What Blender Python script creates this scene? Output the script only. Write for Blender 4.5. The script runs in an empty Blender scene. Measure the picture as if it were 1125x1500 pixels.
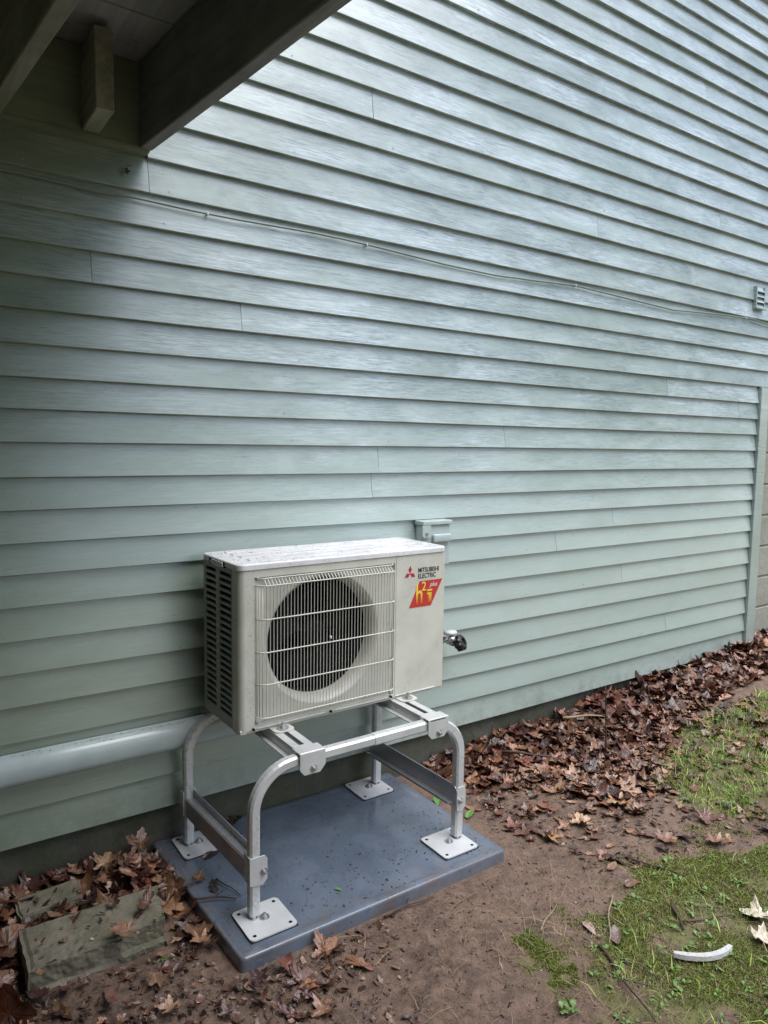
import bpy, bmesh, math, random
import numpy as np
from mathutils import Vector, Matrix, noise
random.seed(7); rng = np.random.default_rng(7)
PI = math.pi
scene = bpy.context.scene
COL = scene.collection

# ------------------------------------------------------------------ camera
CAM = Vector((-1.176, -2.3003, 1.2238)); YAW, PITCH, ROLL, FPX = .60373, -.09647, .0156, 1052.8
F = Vector((math.sin(YAW)*math.cos(PITCH), math.cos(YAW)*math.cos(PITCH), math.sin(PITCH)))
R0 = Vector((math.cos(YAW), -math.sin(YAW), 0)); U0 = R0.cross(F)
RR = R0*math.cos(ROLL)+U0*math.sin(ROLL); UU = U0*math.cos(ROLL)-R0*math.sin(ROLL)
cd = bpy.data.cameras.new('camera'); cam = bpy.data.objects.new('camera', cd); COL.objects.link(cam)
cam.matrix_world = Matrix(((RR.x, UU.x, -F.x, CAM.x), (RR.y, UU.y, -F.y, CAM.y), (RR.z, UU.z, -F.z, CAM.z), (0, 0, 0, 1)))
cd.sensor_fit = 'HORIZONTAL'; cd.sensor_width = 36; cd.lens = FPX/1125*36; cd.clip_start = .02; cd.clip_end = 500
scene.camera = cam

# ------------------------------------------------------------------ light
SUN_EL, SUN_AZ = math.radians(70), math.radians(160)      # azimuth measured from +Y towards +X
wd = bpy.data.worlds.new('World'); scene.world = wd; wd.use_nodes = True
wn = wd.node_tree.nodes; wl = wd.node_tree.links
sky = wn.new('ShaderNodeTexSky'); sky.sky_type = 'NISHITA'; sky.sun_disc = False
sky.sun_elevation = SUN_EL; sky.sun_rotation = SUN_AZ; sky.dust_density = 1.6; sky.air_density = 1.2
hs = wn.new('ShaderNodeHueSaturation'); hs.inputs['Saturation'].default_value = .78
wl.new(sky.outputs[0], hs.inputs['Color']); wl.new(hs.outputs[0], wn['Background'].inputs[0])
wn['Background'].inputs[1].default_value = .15
sl = bpy.data.lights.new('sun', 'SUN'); sl.energy = 2.6; sl.angle = math.radians(58); sl.color = (.98, .98, 1)
so = bpy.data.objects.new('sun', sl); COL.objects.link(so)
sd = Vector((math.sin(SUN_AZ)*math.cos(SUN_EL), math.cos(SUN_AZ)*math.cos(SUN_EL), math.sin(SUN_EL)))
so.rotation_euler = sd.to_track_quat('Z', 'Y').to_euler(); so.location = (3, -3, 6)
vs = scene.view_settings; vs.view_transform = 'Standard'; vs.look = 'None'; vs.gamma = 1
vs.use_curve_mapping = False; vs.exposure = .68

# ------------------------------------------------------------------ materials
class NT:
    def __init__(s, name, rough=.5, metal=0., spec=.5, coat=0.):
        s.m = bpy.data.materials.new(name); s.m.use_nodes = True
        s.n = s.m.node_tree.nodes; s.l = s.m.node_tree.links
        s.p = s.n['Principled BSDF']; i = s.p.inputs
        i['Roughness'].default_value = rough; i['Metallic'].default_value = metal
        i['Specular IOR Level'].default_value = spec; i['Coat Weight'].default_value = coat
        i['Coat Roughness'].default_value = .12
        s.pos = s.n.new('ShaderNodeNewGeometry').outputs['Position']
    def link(s, a, b): s.l.new(a, b)
    def map(s, scale, src=None, loc=None):
        v = s.n.new('ShaderNodeMapping'); s.link(src or s.pos, v.inputs[0]); v.inputs['Scale'].default_value = scale
        if loc is not None: s.link(loc, v.inputs['Location'])
        return v.outputs[0]
    def noise(s, vec, sc=1, det=5, rough=.6, dist=0.):
        t = s.n.new('ShaderNodeTexNoise'); s.link(vec, t.inputs['Vector'])
        t.inputs['Scale'].default_value = sc; t.inputs['Detail'].default_value = det
        t.inputs['Roughness'].default_value = rough; t.inputs['Distortion'].default_value = dist
        return t.outputs['Fac']
    def ramp(s, f, stops):
        r = s.n.new('ShaderNodeValToRGB'); s.link(f, r.inputs[0]); e = r.color_ramp.elements
        while len(e) < len(stops): e.new(.5)
        for k, (p, c) in enumerate(stops):
            e[k].position = p; e[k].color = (c, c, c, 1) if not hasattr(c, '__len__') else (*c, 1)
        return r.outputs[0]
    def mix(s, f, a, b, mode='MIX'):
        x = s.n.new('ShaderNodeMix'); x.data_type = 'RGBA'; x.blend_type = mode
        for v, k in ((f, 0), (a, 6), (b, 7)):
            if hasattr(v, 'links'): s.link(v, x.inputs[k])
            elif k == 0: x.inputs[0].default_value = v
            else: x.inputs[k].default_value = (*v, 1)
        return x.outputs[2]
    def math(s, op, a, b=0.):
        x = s.n.new('ShaderNodeMath'); x.operation = op
        for v, k in ((a, 0), (b, 1)):
            if hasattr(v, 'links'): s.link(v, x.inputs[k])
            else: x.inputs[k].default_value = v
        return x.outputs[0]
    def sep(s, vec=None):
        x = s.n.new('ShaderNodeSeparateXYZ'); s.link(vec or s.pos, x.inputs[0]); return x.outputs
    def color(s, c):
        if hasattr(c, 'links'): s.link(c, s.p.inputs['Base Color'])
        else: s.p.inputs['Base Color'].default_value = (*c, 1)
    def rough(s, r): s.link(r, s.p.inputs['Roughness'])
    def bump(s, h, st=.3, d=.002):
        b = s.n.new('ShaderNodeBump'); s.link(h, b.inputs['Height']); b.inputs['Strength'].default_value = st
        b.inputs['Distance'].default_value = d; s.link(b.outputs[0], s.p.inputs['Normal'])
    def rand(s): return s.n.new('ShaderNodeObjectInfo').outputs['Random']
    def attr(s, name):
        a = s.n.new('ShaderNodeAttribute'); a.attribute_name = name; return a.outputs['Color']

def simple(name, c, rough=.5, metal=0., var=.12, sc=30, spec=.5, coat=0., bump=0.):
    t = NT(name, rough, metal, spec, coat)
    n = t.noise(t.pos, sc, 5); k = 1-var
    t.color(t.mix(t.ramp(n, [(.3, 0.), (.7, 1.)]), tuple(v*k for v in c), c))
    if bump: t.bump(n, bump, .002)
    return t.m

def siding_mat():
    t = NT('painted_siding', .42, spec=1., coat=.9)
    r = t.rand()
    sh = t.n.new('ShaderNodeCombineXYZ'); t.link(t.math('MULTIPLY', r, 37.), sh.inputs[0]); t.link(t.math('MULTIPLY', r, 11.), sh.inputs[1])
    grain = t.noise(t.map((6.5, 1, 150), loc=sh.outputs[0]), 1, 8, .7)
    smear = t.noise(t.map((4.2, 1, 24), loc=sh.outputs[0]), 1, 10, .74, .5)
    patch = t.noise(t.map((.75, 1, 1.3)), 1, 3, .5)
    base = t.mix(r, (.320, .392, .355), (.375, .450, .410))
    # rubbed, mildewed areas and painted sky sheen: streaky grey blue where the patch noise is high
    x, y, z = t.sep()
    up = t.ramp(t.math('MULTIPLY', z, .4), [(.30, .10), (.62, 1.)])          # wear, mildew and painted sheen keep to the upper wall
    fine = t.noise(t.map((15, 1, 240), loc=sh.outputs[0]), 1, 8, .75)
    chalk_sheen = t.ramp(t.noise(t.map((1.5, 1, 5.5), loc=sh.outputs[0]), 1, 7, .62, .5), [(.42, 0.), (.62, 1.)])
    mild = t.ramp(t.noise(t.map((2.4, 1, 7), loc=sh.outputs[0]), 1, 8, .70, .8), [(.40, 0.), (.57, 1.)])
    fx = t.ramp(fine, [(.40, .15), (.56, 1.)]); gx_ = t.ramp(grain, [(.38, .25), (.58, 1.)])
    c = t.mix(t.math('MULTIPLY', t.math('MULTIPLY', mild, up), t.math('MULTIPLY', t.ramp(fine, [(.42, 1.), (.58, .25)]), .9)), base, (.15, .195, .19))
    c = t.mix(t.math('MULTIPLY', t.math('MULTIPLY', t.math('MULTIPLY', chalk_sheen, up), gx_), t.math('MULTIPLY', fx, .92)), c, (.64, .72, .77))
    c = t.mix(t.math('MULTIPLY', t.ramp(grain, [(.30, 1.), (.46, 0.)]), .22), c, (.22, .27, .255))
    blot = t.noise(t.map((2.6, 1, 5), loc=sh.outputs[0]), 1, 6, .6)
    c = t.mix(t.math('MULTIPLY', t.ramp(blot, [(.45, 0.), (.7, 1.)]), .4), c, (.26, .325, .27))
    spl = t.math('MULTIPLY', t.ramp(z, [(.0, 1.), (.16, 0.)]), t.ramp(t.noise(t.map((14, 1, 14)), 1, 7, .75), [(.38, .0), (.66, 1.)]))
    c = t.mix(t.math('MULTIPLY', spl, .55), c, (.13, .12, .085))
    # green algae film with shade painted in towards the left, dark spatter low down
    alg_shade = t.math('MULTIPLY', t.ramp(t.math('MULTIPLY', t.math('SUBTRACT', .3, x), .8), [(.0, 0.), (.95, 1.)]), t.ramp(t.noise(t.map((2, 1, 9)), 1, 5), [(.3, .55), (.7, 1.)]))
    c = t.mix(t.math('MULTIPLY', alg_shade, .8), c, (.115, .155, .082))
    sp = t.noise(t.map((55, 1, 16)), 1, 4, .7)
    low = t.ramp(z, [(.1, 1.), (.75, 0.)])
    c = t.mix(t.math('MULTIPLY', t.ramp(sp, [(.69, 0.), (.73, 1.)]), t.math('MULTIPLY', low, .85)), c, (.05, .06, .045))
    t.color(c)
    t.rough(t.ramp(smear, [(.3, .24), (.7, .40)])); t.p.inputs['Coat Roughness'].default_value = .22
    t.bump(t.math('ADD', t.math('MULTIPLY', grain, .8), t.math('MULTIPLY', smear, .5)), .35, .0018)
    return t.m

def wood_mat(name, a, b, rough=.75, ax=(40, 2.5, 40), bump=.5):
    t = NT(name, rough)
    g = t.noise(t.map(ax), 1, 7, .65, .6); p = t.noise(t.pos, 3.5, 4)
    c = t.mix(t.ramp(g, [(.3, 0.), (.7, 1.)]), a, b)
    c = t.mix(t.math('MULTIPLY', t.ramp(p, [(.45, 0.), (.7, 1.)]), .55), c, tuple(v*.45 for v in a))
    t.color(c); t.bump(g, bump, .003); return t.m

def earth_mat():
    t = NT('bare_earth', .8)
    a = t.noise(t.pos, 2.2, 5); b = t.noise(t.pos, 28, 8, .75); d = t.noise(t.pos, 140, 4, .7); e = t.noise(t.map((9, 9, 9)), 1, 6, .7)
    c = t.mix(t.ramp(b, [(.32, 0.), (.68, 1.)]), (.068, .042, .029), (.245, .158, .112))
    c = t.mix(t.math('MULTIPLY', t.ramp(a, [(.4, 0.), (.62, 1.)]), .6), c, (.225, .148, .104))
    c = t.mix(t.math('MULTIPLY', t.ramp(e, [(.5, 0.), (.66, 1.)]), .6), c, (.045, .028, .022))
    x, y, z = t.sep()
    far = t.attr('green')
    c = t.mix(t.math('MULTIPLY', far, .85), c, t.mix(t.ramp(b, [(.3, 0.), (.7, 1.)]), (.06, .075, .015), (.16, .19, .035)))
    c = t.mix(t.math('MULTIPLY', t.ramp(d, [(.63, 0.), (.69, 1.)]), .55), c, (.34, .25, .19))
    t.color(c); t.rough(t.ramp(a, [(.35, .85), (.65, .55)]))
    t.bump(t.math('ADD', b, t.math('MULTIPLY', d, .5)), 1., .010); return t.m

def leaf_mat(name='dead_leaf_wet', rough=.36):
    t = NT(name, rough, spec=.6)
    n = t.noise(t.pos, 70, 4, .7); c = t.attr('col')
    c = t.mix(t.math('MULTIPLY', t.ramp(n, [(.42, 0.), (.66, 1.)]), .6), c, (.03, .016, .012), )
    t.color(c); t.rough(t.ramp(n, [(.3, .12), (.7, .45)])); t.bump(n, .7, .004); return t.m

def green_mat(name):
    t = NT(name, .5); c = t.attr('col'); t.color(c)
    t.p.inputs['Transmission Weight'].default_value = 0; return t.m

def pad_mat():
    t = NT('slate_blue_composite', .38, coat=.6)
    n = t.noise(t.pos, 5, 6, .65); f = t.noise(t.pos, 60, 6, .75); s = t.noise(t.map((24, 24, 24)), 1, 8, .8)
    c = t.mix(t.ramp(n, [(.3, 0.), (.7, 1.)]), (.078, .101, .139), (.130, .164, .215))
    c = t.mix(t.math('MULTIPLY', t.ramp(f, [(.5, 0.), (.7, 1.)]), .35), c, (.06, .08, .11))
    c = t.mix(t.math('MULTIPLY', t.ramp(s, [(.55, 0.), (.66, 1.)]), .6), c, (.075, .055, .045))
    x, y, z = t.sep()
    ed = t.math('MAXIMUM', t.ramp(t.math('MULTIPLY', y, -1.), [(.57, 0.), (.67, 1.)]), t.math('MAXIMUM', t.ramp(x, [(.38, 0.), (.475, 1.)]), t.ramp(t.math('MULTIPLY', x, -1.), [(.40, 0.), (.50, 1.)])))
    mud = t.math('MULTIPLY', t.math('ADD', t.math('MULTIPLY', ed, .9), .12), t.ramp(t.noise(t.pos, 16, 8, .75), [(.42, 0.), (.62, 1.)]))
    c = t.mix(t.math('MULTIPLY', mud, .75), c, (.135, .100, .078))
    t.color(c); t.rough(t.ramp(n, [(.38, .16), (.58, .48)])); t.bump(f, .25, .0015); return t.m

def concrete_mat(name, a, b, moss=.5, sc=12):
    t = NT(name, .9)
    n = t.noise(t.pos, sc, 8, .7); m = t.noise(t.pos, 4.5, 6, .65); d = t.noise(t.pos, 110, 4)
    c = t.mix(t.ramp(n, [(.3, 0.), (.7, 1.)]), a, b)
    c = t.mix(t.math('MULTIPLY', t.ramp(m, [(.38, 0.), (.62, 1.)]), moss), c, (.045, .052, .018))
    t.color(c); t.bump(t.math('ADD', n, t.math('MULTIPLY', d, .4)), .8, .005); return t.m

def metal_mat(name, c, rough=.45, metal=.0):
    t = NT(name, rough, metal); n = t.noise(t.pos, 9, 5); f = t.noise(t.pos, 260, 3)
    t.color(t.mix(t.ramp(n, [(.35, 0.), (.65, 1.)]), tuple(v*.86 for v in c), c))
    t.rough(t.ramp(n, [(.3, rough*.75), (.7, rough*1.25)])); t.bump(f, .08, .0006); return t.m

M = dict(
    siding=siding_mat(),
    deckwood=wood_mat('weathered_deck_wood', (.30, .31, .295), (.52, .52, .51)),
    joistwood=wood_mat('aged_joist_wood', (.20, .21, .15), (.38, .37, .29), ax=(34, 2, 34)),
    joistgrey=wood_mat('grey_joist_wood', (.17, .175, .165), (.30, .295, .285), ax=(34, 2, 34)),
    ledger=wood_mat('painted_ledger', (.19, .22, .15), (.25, .28, .20), .6, (3, 3, 40), .2),
    earth=earth_mat(), leaf=leaf_mat(), green=green_mat('green_blade'), pad=pad_mat(),
    found=concrete_mat('foundation_concrete', (.055, .055, .045), (.12, .115, .095), .6),
    block=concrete_mat('cinder_block', (.27, .27, .22), (.37, .36, .30), .22, 30),
    mortar=concrete_mat('mortar', (.20, .195, .17), (.27, .26, .22), .2, 30),
    slab=concrete_mat('mossy_concrete', (.12, .105, .078), (.27, .24, .175), .45),
    body=metal_mat('ivory_enamel', (.59, .58, .505), .32), lid=metal_mat('ivory_lid', (.74, .73, .735), .22),  # lid paler than the case, sky reflection put into its colour
    dark=simple('black_inside', (.005, .006, .008), .6, spec=.15), blade=simple('fan_grey', (.005, .0055, .006), .6, spec=.12),
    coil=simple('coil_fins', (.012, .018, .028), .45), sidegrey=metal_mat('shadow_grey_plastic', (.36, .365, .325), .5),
    wire=metal_mat('ivory_wire', (.66, .65, .58), .32),
    alu=metal_mat('silver_grey_powder', (.62, .63, .62), .28, .25), zinc=metal_mat('zinc_bolt', (.55, .56, .57), .3, .8),
    plate=metal_mat('foot_plate_grey', (.55, .56, .56), .4), galv=metal_mat('galvanised', (.47, .47, .49), .34, .65),
    cover=metal_mat('grey_line_cover', (.47, .54, .525), .18), black=simple('black_rubber', (.012, .012, .014), .35),
    cable=simple('painted_cable', (.20, .24, .20), .5), chrome=metal_mat('tap_metal', (.45, .45, .44), .25, .9),
    red=simple('print_red', (.50, .035, .03), .4, var=.05), redlogo=simple('print_logo_red', (.40, .02, .04), .4, var=.05),
    ink=simple('print_black', (.02, .02, .02), .4), white=simple('white_plastic', (.70, .69, .66), .45),
    strip=simple('weathered_white', (.56, .56, .54), .6, sc=120, var=.35, bump=.5), twig=simple('twig_bark', (.075, .045, .032), .6, sc=90, var=.5, bump=.6), paletwig=simple('pale_stalk', (.33, .26, .16), .6, sc=90, var=.4),
)
def hi_mat():
    t = NT('print_yellow_fade', .4); x, y, z = t.sep()
    h = t.math('MULTIPLY', t.math('SUBTRACT', z, .653), 1/.085)
    t.color(t.ramp(h, [(0., (.42, .03, .02)), (.22, (.62, .22, .03)), (.5, (.78, .55, .05)), (1., (.80, .62, .07))])); return t.m
M['hi'] = hi_mat()
def drop_mat():
    t = NT('water_drop', .03, spec=1.); t.color((.62, .63, .60)); t.p.inputs['IOR'].default_value = 1.33
    t.p.inputs['Transmission Weight'].default_value = .75; return t.m
M['drop'] = drop_mat()

# ------------------------------------------------------------------ helpers
def link(name, me, mat=None, parent=None, smooth=False):
    o = bpy.data.objects.new(name, me); COL.objects.link(o)
    if mat is not None and not me.materials: me.materials.append(mat)
    if parent is not None: o.parent = parent
    if smooth:
        me.polygons.foreach_set('use_smooth', [True]*len(me.polygons))
    return o
def tag(o, label=None, cat=None, group=None, kind=None):
    for k, v in (('label', label), ('category', cat), ('group', group), ('kind', kind)):
        if v: o[k] = v
    return o
def thing(name, label, cat, loc=(0, 0, 0), rz=0, group=None):
    o = bpy.data.objects.new(name, None); COL.objects.link(o); o.location = loc; o.rotation_euler = (0, 0, rz)
    return tag(o, label, cat, group)
def bm_mesh(name, bm):
    me = bpy.data.meshes.new(name); bm.normal_update(); bm.to_mesh(me); bm.free(); return me
def box_bm(lo, hi, bev=0., seg=2, bm=None):
    new = bm is None
    if new: bm = bmesh.new()
    r = bmesh.ops.create_cube(bm, size=1)['verts']
    for v in r:
        v.co = Vector((lo[i]+(v.co[i]+.5)*(hi[i]-lo[i]) for i in range(3)))
    if bev:
        es = list({e for v in r for e in v.link_edges})
        bmesh.ops.bevel(bm, geom=es, offset=bev, segments=seg, profile=.5, affect='EDGES')
    return bm
def box(name, lo, hi, mat, parent=None, bev=0., seg=2, smooth=False):
    return link(name, bm_mesh(name, box_bm(lo, hi, bev, seg)), mat, parent, smooth)
def boxes(name, lst, mat, parent=None, bev=0.):
    bm = bmesh.new()
    for lo, hi in lst: box_bm(lo, hi, bev, 1, bm)
    return link(name, bm_mesh(name, bm), mat, parent)
def raw(name, V, Fc, mat, parent=None, smooth=False):
    me = bpy.data.meshes.new(name); me.from_pydata([tuple(v) for v in V], [], Fc); me.update()
    return link(name, me, mat, parent, smooth)
def prism(name, pts, axis, a, b, mat, parent=None, bev=0.):
    """closed polygon pts (2D) extruded along axis from a to b"""
    def P(p, t): return {'x': (t, p[0], p[1]), 'y': (p[0], t, p[1]), 'z': (p[0], p[1], t)}[axis]
    bm = bmesh.new(); A = [bm.verts.new(P(p, a)) for p in pts]; B = [bm.verts.new(P(p, b)) for p in pts]
    n = len(pts); bm.faces.new(A); bm.faces.new(B[::-1])
    for i in range(n): bm.faces.new((A[i], B[i], B[(i+1) % n], A[(i+1) % n]))
    bmesh.ops.recalc_face_normals(bm, faces=bm.faces[:])
    if bev: bmesh.ops.bevel(bm, geom=bm.edges[:], offset=bev, segments=2, profile=.5, affect='EDGES')
    return link(name, bm_mesh(name, bm), mat, parent)
def lathe(name, prof, mat, parent=None, n=24, M4=None, smooth=True):
    V = []; Fc = []
    for r, z in prof:
        for k in range(n):
            a = 2*PI*k/n; V.append(Vector((r*math.cos(a), r*math.sin(a), z)))
    for i in range(len(prof)-1):
        for k in range(n):
            Fc.append((i*n+k, i*n+(k+1) % n, (i+1)*n+(k+1) % n, (i+1)*n+k))
    if M4 is not None: V = [M4 @ v for v in V]
    return raw(name, V, Fc, mat, parent, smooth)
def tube(name, pts, r, mat, parent=None, n=6, smooth=True, rad=None):
    pts = [Vector(p) for p in pts]; V = []; Fc = []; up = Vector((.13, .21, .97)).normalized()
    for i, p in enumerate(pts):
        t = (pts[min(i+1, len(pts)-1)]-pts[max(i-1, 0)]).normalized()
        a = t.cross(up); a = a.normalized() if a.length > 1e-3 else Vector((1, 0, 0)); b = t.cross(a)
        q = (rad[i] if rad else r)
        for k in range(n):
            w = 2*PI*(k+.5)/n; V.append(p+a*q*math.cos(w)+b*q*math.sin(w))
    for i in range(len(pts)-1):
        for k in range(n): Fc.append((i*n+k, i*n+(k+1) % n, (i+1)*n+(k+1) % n, (i+1)*n+k))
    Fc.append(tuple(range(n))[::-1]); Fc.append(tuple(range((len(pts)-1)*n, len(pts)*n)))
    return raw(name, V, Fc, mat, parent, smooth)
def bolt(parent, loc, axis='z', r=.009, mat='zinc', name='bolt', washer=True):
    rot = {'z': Matrix(), 'y': Matrix.Rotation(PI/2, 4, 'X'), 'x': Matrix.Rotation(PI/2, 4, 'Y')}[axis]
    prof = [(r*1.75, 0), (r*1.75, .0018), (r*1.0, .0019)] if washer else [(r, 0)]
    prof += [(r, .0075), (r*.55, .0078), (r*.55, .013), (0.0005, .013)]
    return lathe(name, prof, M[mat], parent, 6 if not washer else 12, Matrix.Translation(loc) @ rot, False)

# smooth value noise on a lattice, for the terrain
_lat = rng.random((256, 256))
def vnoise(x, y):
    xi = np.floor(x).astype(int); yi = np.floor(y).astype(int); fx = x-xi; fy = y-yi
    fx = fx*fx*(3-2*fx); fy = fy*fy*(3-2*fy); g = lambda a, b: _lat[a & 255, b & 255]
    return (g(xi, yi)*(1-fx)+g(xi+1, yi)*fx)*(1-fy)+(g(xi, yi+1)*(1-fx)+g(xi+1, yi+1)*fx)*fy
def sstep(t): t = np.clip(t, 0, 1); return t*t*(3-2*t)
def gbase(x, y):
    x = np.asarray(x, float); y = np.asarray(y, float)
    z = -.158+.15*sstep((x-.5)/2.6)+.03*np.clip((x-3.1)/2, 0, 1)
    z = z+.02*sstep((-y-.3)/1.5)*sstep((x-.4)/.8)
    return z
def ground(x, y):
    x = np.asarray(x, float); y = np.asarray(y, float)
    a = .030*(vnoise(x*1.7+9, y*1.7+4)-.5)+.018*(vnoise(x*6+3, y*6+40)-.5)+.009*(vnoise(x*19, y*19+7)-.5)+.005*(vnoise(x*47, y*47)-.5)+.003*(vnoise(x*90, y*90)-.5)
    near = (x > -.56) & (x < .53) & (y > -.72)
    return gbase(x, y)+np.where(near, a*.25-.004, a)
def inpoly(x, y, P):
    x = np.asarray(x); y = np.asarray(y); r = np.zeros(x.shape, bool); n = len(P)
    for i in range(n):
        (x1, y1), (x2, y2) = P[i], P[(i+1) % n]
        c = ((y1 > y) != (y2 > y)) & (x < (x2-x1)*(y-y1)/((y2-y1) or 1e-9)+x1); r ^= c
    return r
MOSS = [(.78, -.95), (1.26, -1.12), (2.6, -1.6), (2.0, -2.6), (.2, -2.3), (.0, -1.5), (.19, -1.26), (.3, -1.13), (.45, -1.05), (.62, -1.02)]
MOSS2 = [(.19, -.9), (.26, -.95), (.28, -1.1), (.21, -1.17), (.13, -1.03)]
GRASS = [(1.38, -.60), (1.82, -.44), (2.6, -.50), (4.5, -.5), (4.5, -1.6), (1.6, -1.2), (1.26, -.93), (1.2, -.74)]

# ------------------------------------------------------------------ ground
def axis_lines(lo, hi, st, far):
    c = list(np.arange(lo, hi+1e-6, st)); s = st; a = lo; out = []
    while a > -far: s *= 1.35; a -= s; out.append(a)
    b = hi; s = st; out2 = []
    while b < far: s *= 1.35; b += s; out2.append(b)
    return np.array(out[::-1]+c+out2)
gx = axis_lines(-1.5, 3.7, .012, 90); gy = axis_lines(-1.9, .12, .012, 90)
X, Y = np.meshgrid(gx, gy, indexing='ij'); Z = ground(X, Y)
nx, ny = X.shape; idx = np.arange(nx*ny).reshape(nx, ny)
Q = np.stack([idx[:-1, :-1], idx[1:, :-1], idx[1:, 1:], idx[:-1, 1:]], -1).reshape(-1, 4)
me = bpy.data.meshes.new('ground'); me.vertices.add(nx*ny); me.vertices.foreach_set('co', np.stack([X, Y, Z], -1).ravel())
me.loops.add(Q.size); me.loops.foreach_set('vertex_index', Q.ravel()); me.polygons.add(len(Q))
me.polygons.foreach_set('loop_start', np.arange(len(Q))*4); me.polygons.foreach_set('loop_total', np.full(len(Q), 4)); me.update()
wob = .10*(vnoise(X*9, Y*9+60)-.5); wob2 = .10*(vnoise(X*9+30, Y*9)-.5)
g = np.zeros_like(X)
for Pn, kk in ((MOSS, .9), (MOSS2, .6)): g = np.maximum(g, inpoly(X+wob+.05*(vnoise(X*40, Y*40)-.5), Y+wob2, Pn)*kk)
g = np.maximum(g, inpoly(X+wob, Y+wob2, GRASS)*.7)
g = np.maximum(g, ((X > 4.4) | (Y < -2.4))*.8)
g = g*np.clip((vnoise(X*22, Y*22+11)-.22)*2.6, 0, 1)
for _ in range(2): g[1:-1, 1:-1] = (g[1:-1, 1:-1]*2+g[:-2, 1:-1]+g[2:, 1:-1]+g[1:-1, :-2]+g[1:-1, 2:])/6
a = me.attributes.new('green', 'FLOAT_COLOR', 'POINT'); G = np.repeat(g.ravel()[:, None], 4, 1); a.data.foreach_set('color', G.ravel())
tag(link('ground', me, M['earth'], smooth=True), kind='structure')

# ------------------------------------------------------------------ clapboard wall
ZI = [-0.0, .1109, .2198, .3212, .4289, .528, .6265, .7266, .8226, .9151, 1.0114, 1.1063, 1.2088, 1.3035, 1.3948, 1.4899, 1.5877, 1.6819, 1.7763, 1.8731,
      1.9745, 2.0769, 2.1919, 2.301, 2.398, 2.5046, 2.6093, 2.7134, 2.8194, 2.9191, 3.0169, 3.115, 3.2115, 3.3057, 3.4007, 3.493, 3.588]
while len(ZI) < 48: ZI.append(ZI[-1]+.0975)
TX = 3.107
wall = thing('clapboard_wall', 'pale grey green clapboard house wall with weathered overlapping boards', 'wall')
JOINTS = {17: [-.656], 16: [-.181, 3.4], 24: [.335, 2.6], 10: [.353], 11: [.382], 12: [1.047], 8: [1.807], 15: [2.203], 7: [1.398], 20: [-.483], 5: [1.9],
          2: [2.3], 22: [1.6], 27: [3.9], 30: [2.4], 14: [2.9], 33: [3.2], 21: [2.4], 26: [4.1],}
def clapboard(x0, x1, i):
    z0, z1 = ZI[i], ZI[i+1] if i+1 < len(ZI) else ZI[i]+.1
    n = max(2, int((x1-x0)/.25)); V = []; Fc = []
    T = .0125; by = -.0025-.0035*(.5+.5*noise.noise(Vector((i*5.3, x0, 2))))
    for k in range(n+1):
        x = x0+(x1-x0)*k/n
        wz = .0016*(noise.noise(Vector((x*1.3, i*3.7, 0)))) ; wy = .0022*noise.noise(Vector((x*.9, i*2.1+50, 0)))
        # lower butt edge slightly eased, face rises and falls back to under the board above
        V += [(x, .020, z0+wz), (x, wy+by+.0015, z0+wz), (x, wy+by, z0+.0015+wz), (x, .014, z1+.012), (x, .020, z1+.012)]
    for k in range(n):
        for j in range(5):
            a = k*5+j; b = k*5+(j+1) % 5; Fc.append((a, b, b+5, a+5))
    Fc.append((4, 3, 2, 1, 0)); e = n*5; Fc.append((e, e+1, e+2, e+3, e+4))
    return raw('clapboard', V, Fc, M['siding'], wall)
for i in range(len(ZI)-1):
    xl, xr = -4.6, (TX-.002 if i < 16 else 7.2)
    if 21 <= i < 24: xl = -.486
    js = sorted(JOINTS.get(i, [])); xs = [xl]+js+[xr]
    for k in range(len(xs)-1):
        a_, b_ = xs[k]+(.0008 if k else 0), xs[k+1]-(.0008 if k < len(xs)-2 else 0)
        clapboard(a_, b_, i)
box('wall_sheathing', (-4.6, .0215, 0.02), (TX-.004, .16, ZI[16]), M['found'], wall)
box('upper_sheathing', (-4.6, .0215, ZI[16]+.003), (7.2, .16, ZI[46]), M['found'], wall)
# trim board at the end of the lower siding
box('corner_trim', (TX, -.016, -.012), (TX+.090, .16, ZI[16]-.004), M['siding'], wall, .002, 1)
# thin cap strip over the shallow board under the ledger
# nail heads: joined, a few pixels each
bm = bmesh.new()
for i in range(0, 36):
    if True:
        off = random.uniform(-.03, .03)
        for k in range(-4, 17):
            x = k*.406+off+random.uniform(-.012, .012)
            if i < 16 and x > TX: continue
            if i >= 21 and i < 24 and x < -.45: continue
            if random.random() < .6: continue
            m4 = Matrix.Translation((x, .0005, ZI[i]+.018+random.uniform(-.004, .004))) @ Matrix.Rotation(PI/2, 4, 'X')
            bmesh.ops.create_cone(bm, cap_ends=True, segments=7, radius1=.0030, radius2=.0022, depth=.0075, matrix=m4)
tag(link('nail_heads', bm_mesh('nail_heads', bm), M['cover'], wall), kind='stuff')
fd = box('foundation', (-4.6, .024, -.6), (TX+.09, .16, .0195), M['found']); tag(fd, 'dark mossy concrete foundation strip below the lowest clapboard', 'foundation')
wg = thing('wing_wall', 'dim green painted wall of the house wing closing the far left under the deck', 'wall')
box('wing_panel', (-3.05, -3.6, -.4), (-2.9, -.001, 1.893), M['ledger'], wg)  # unseen wall, added to keep sky light off the left clapboards
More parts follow.
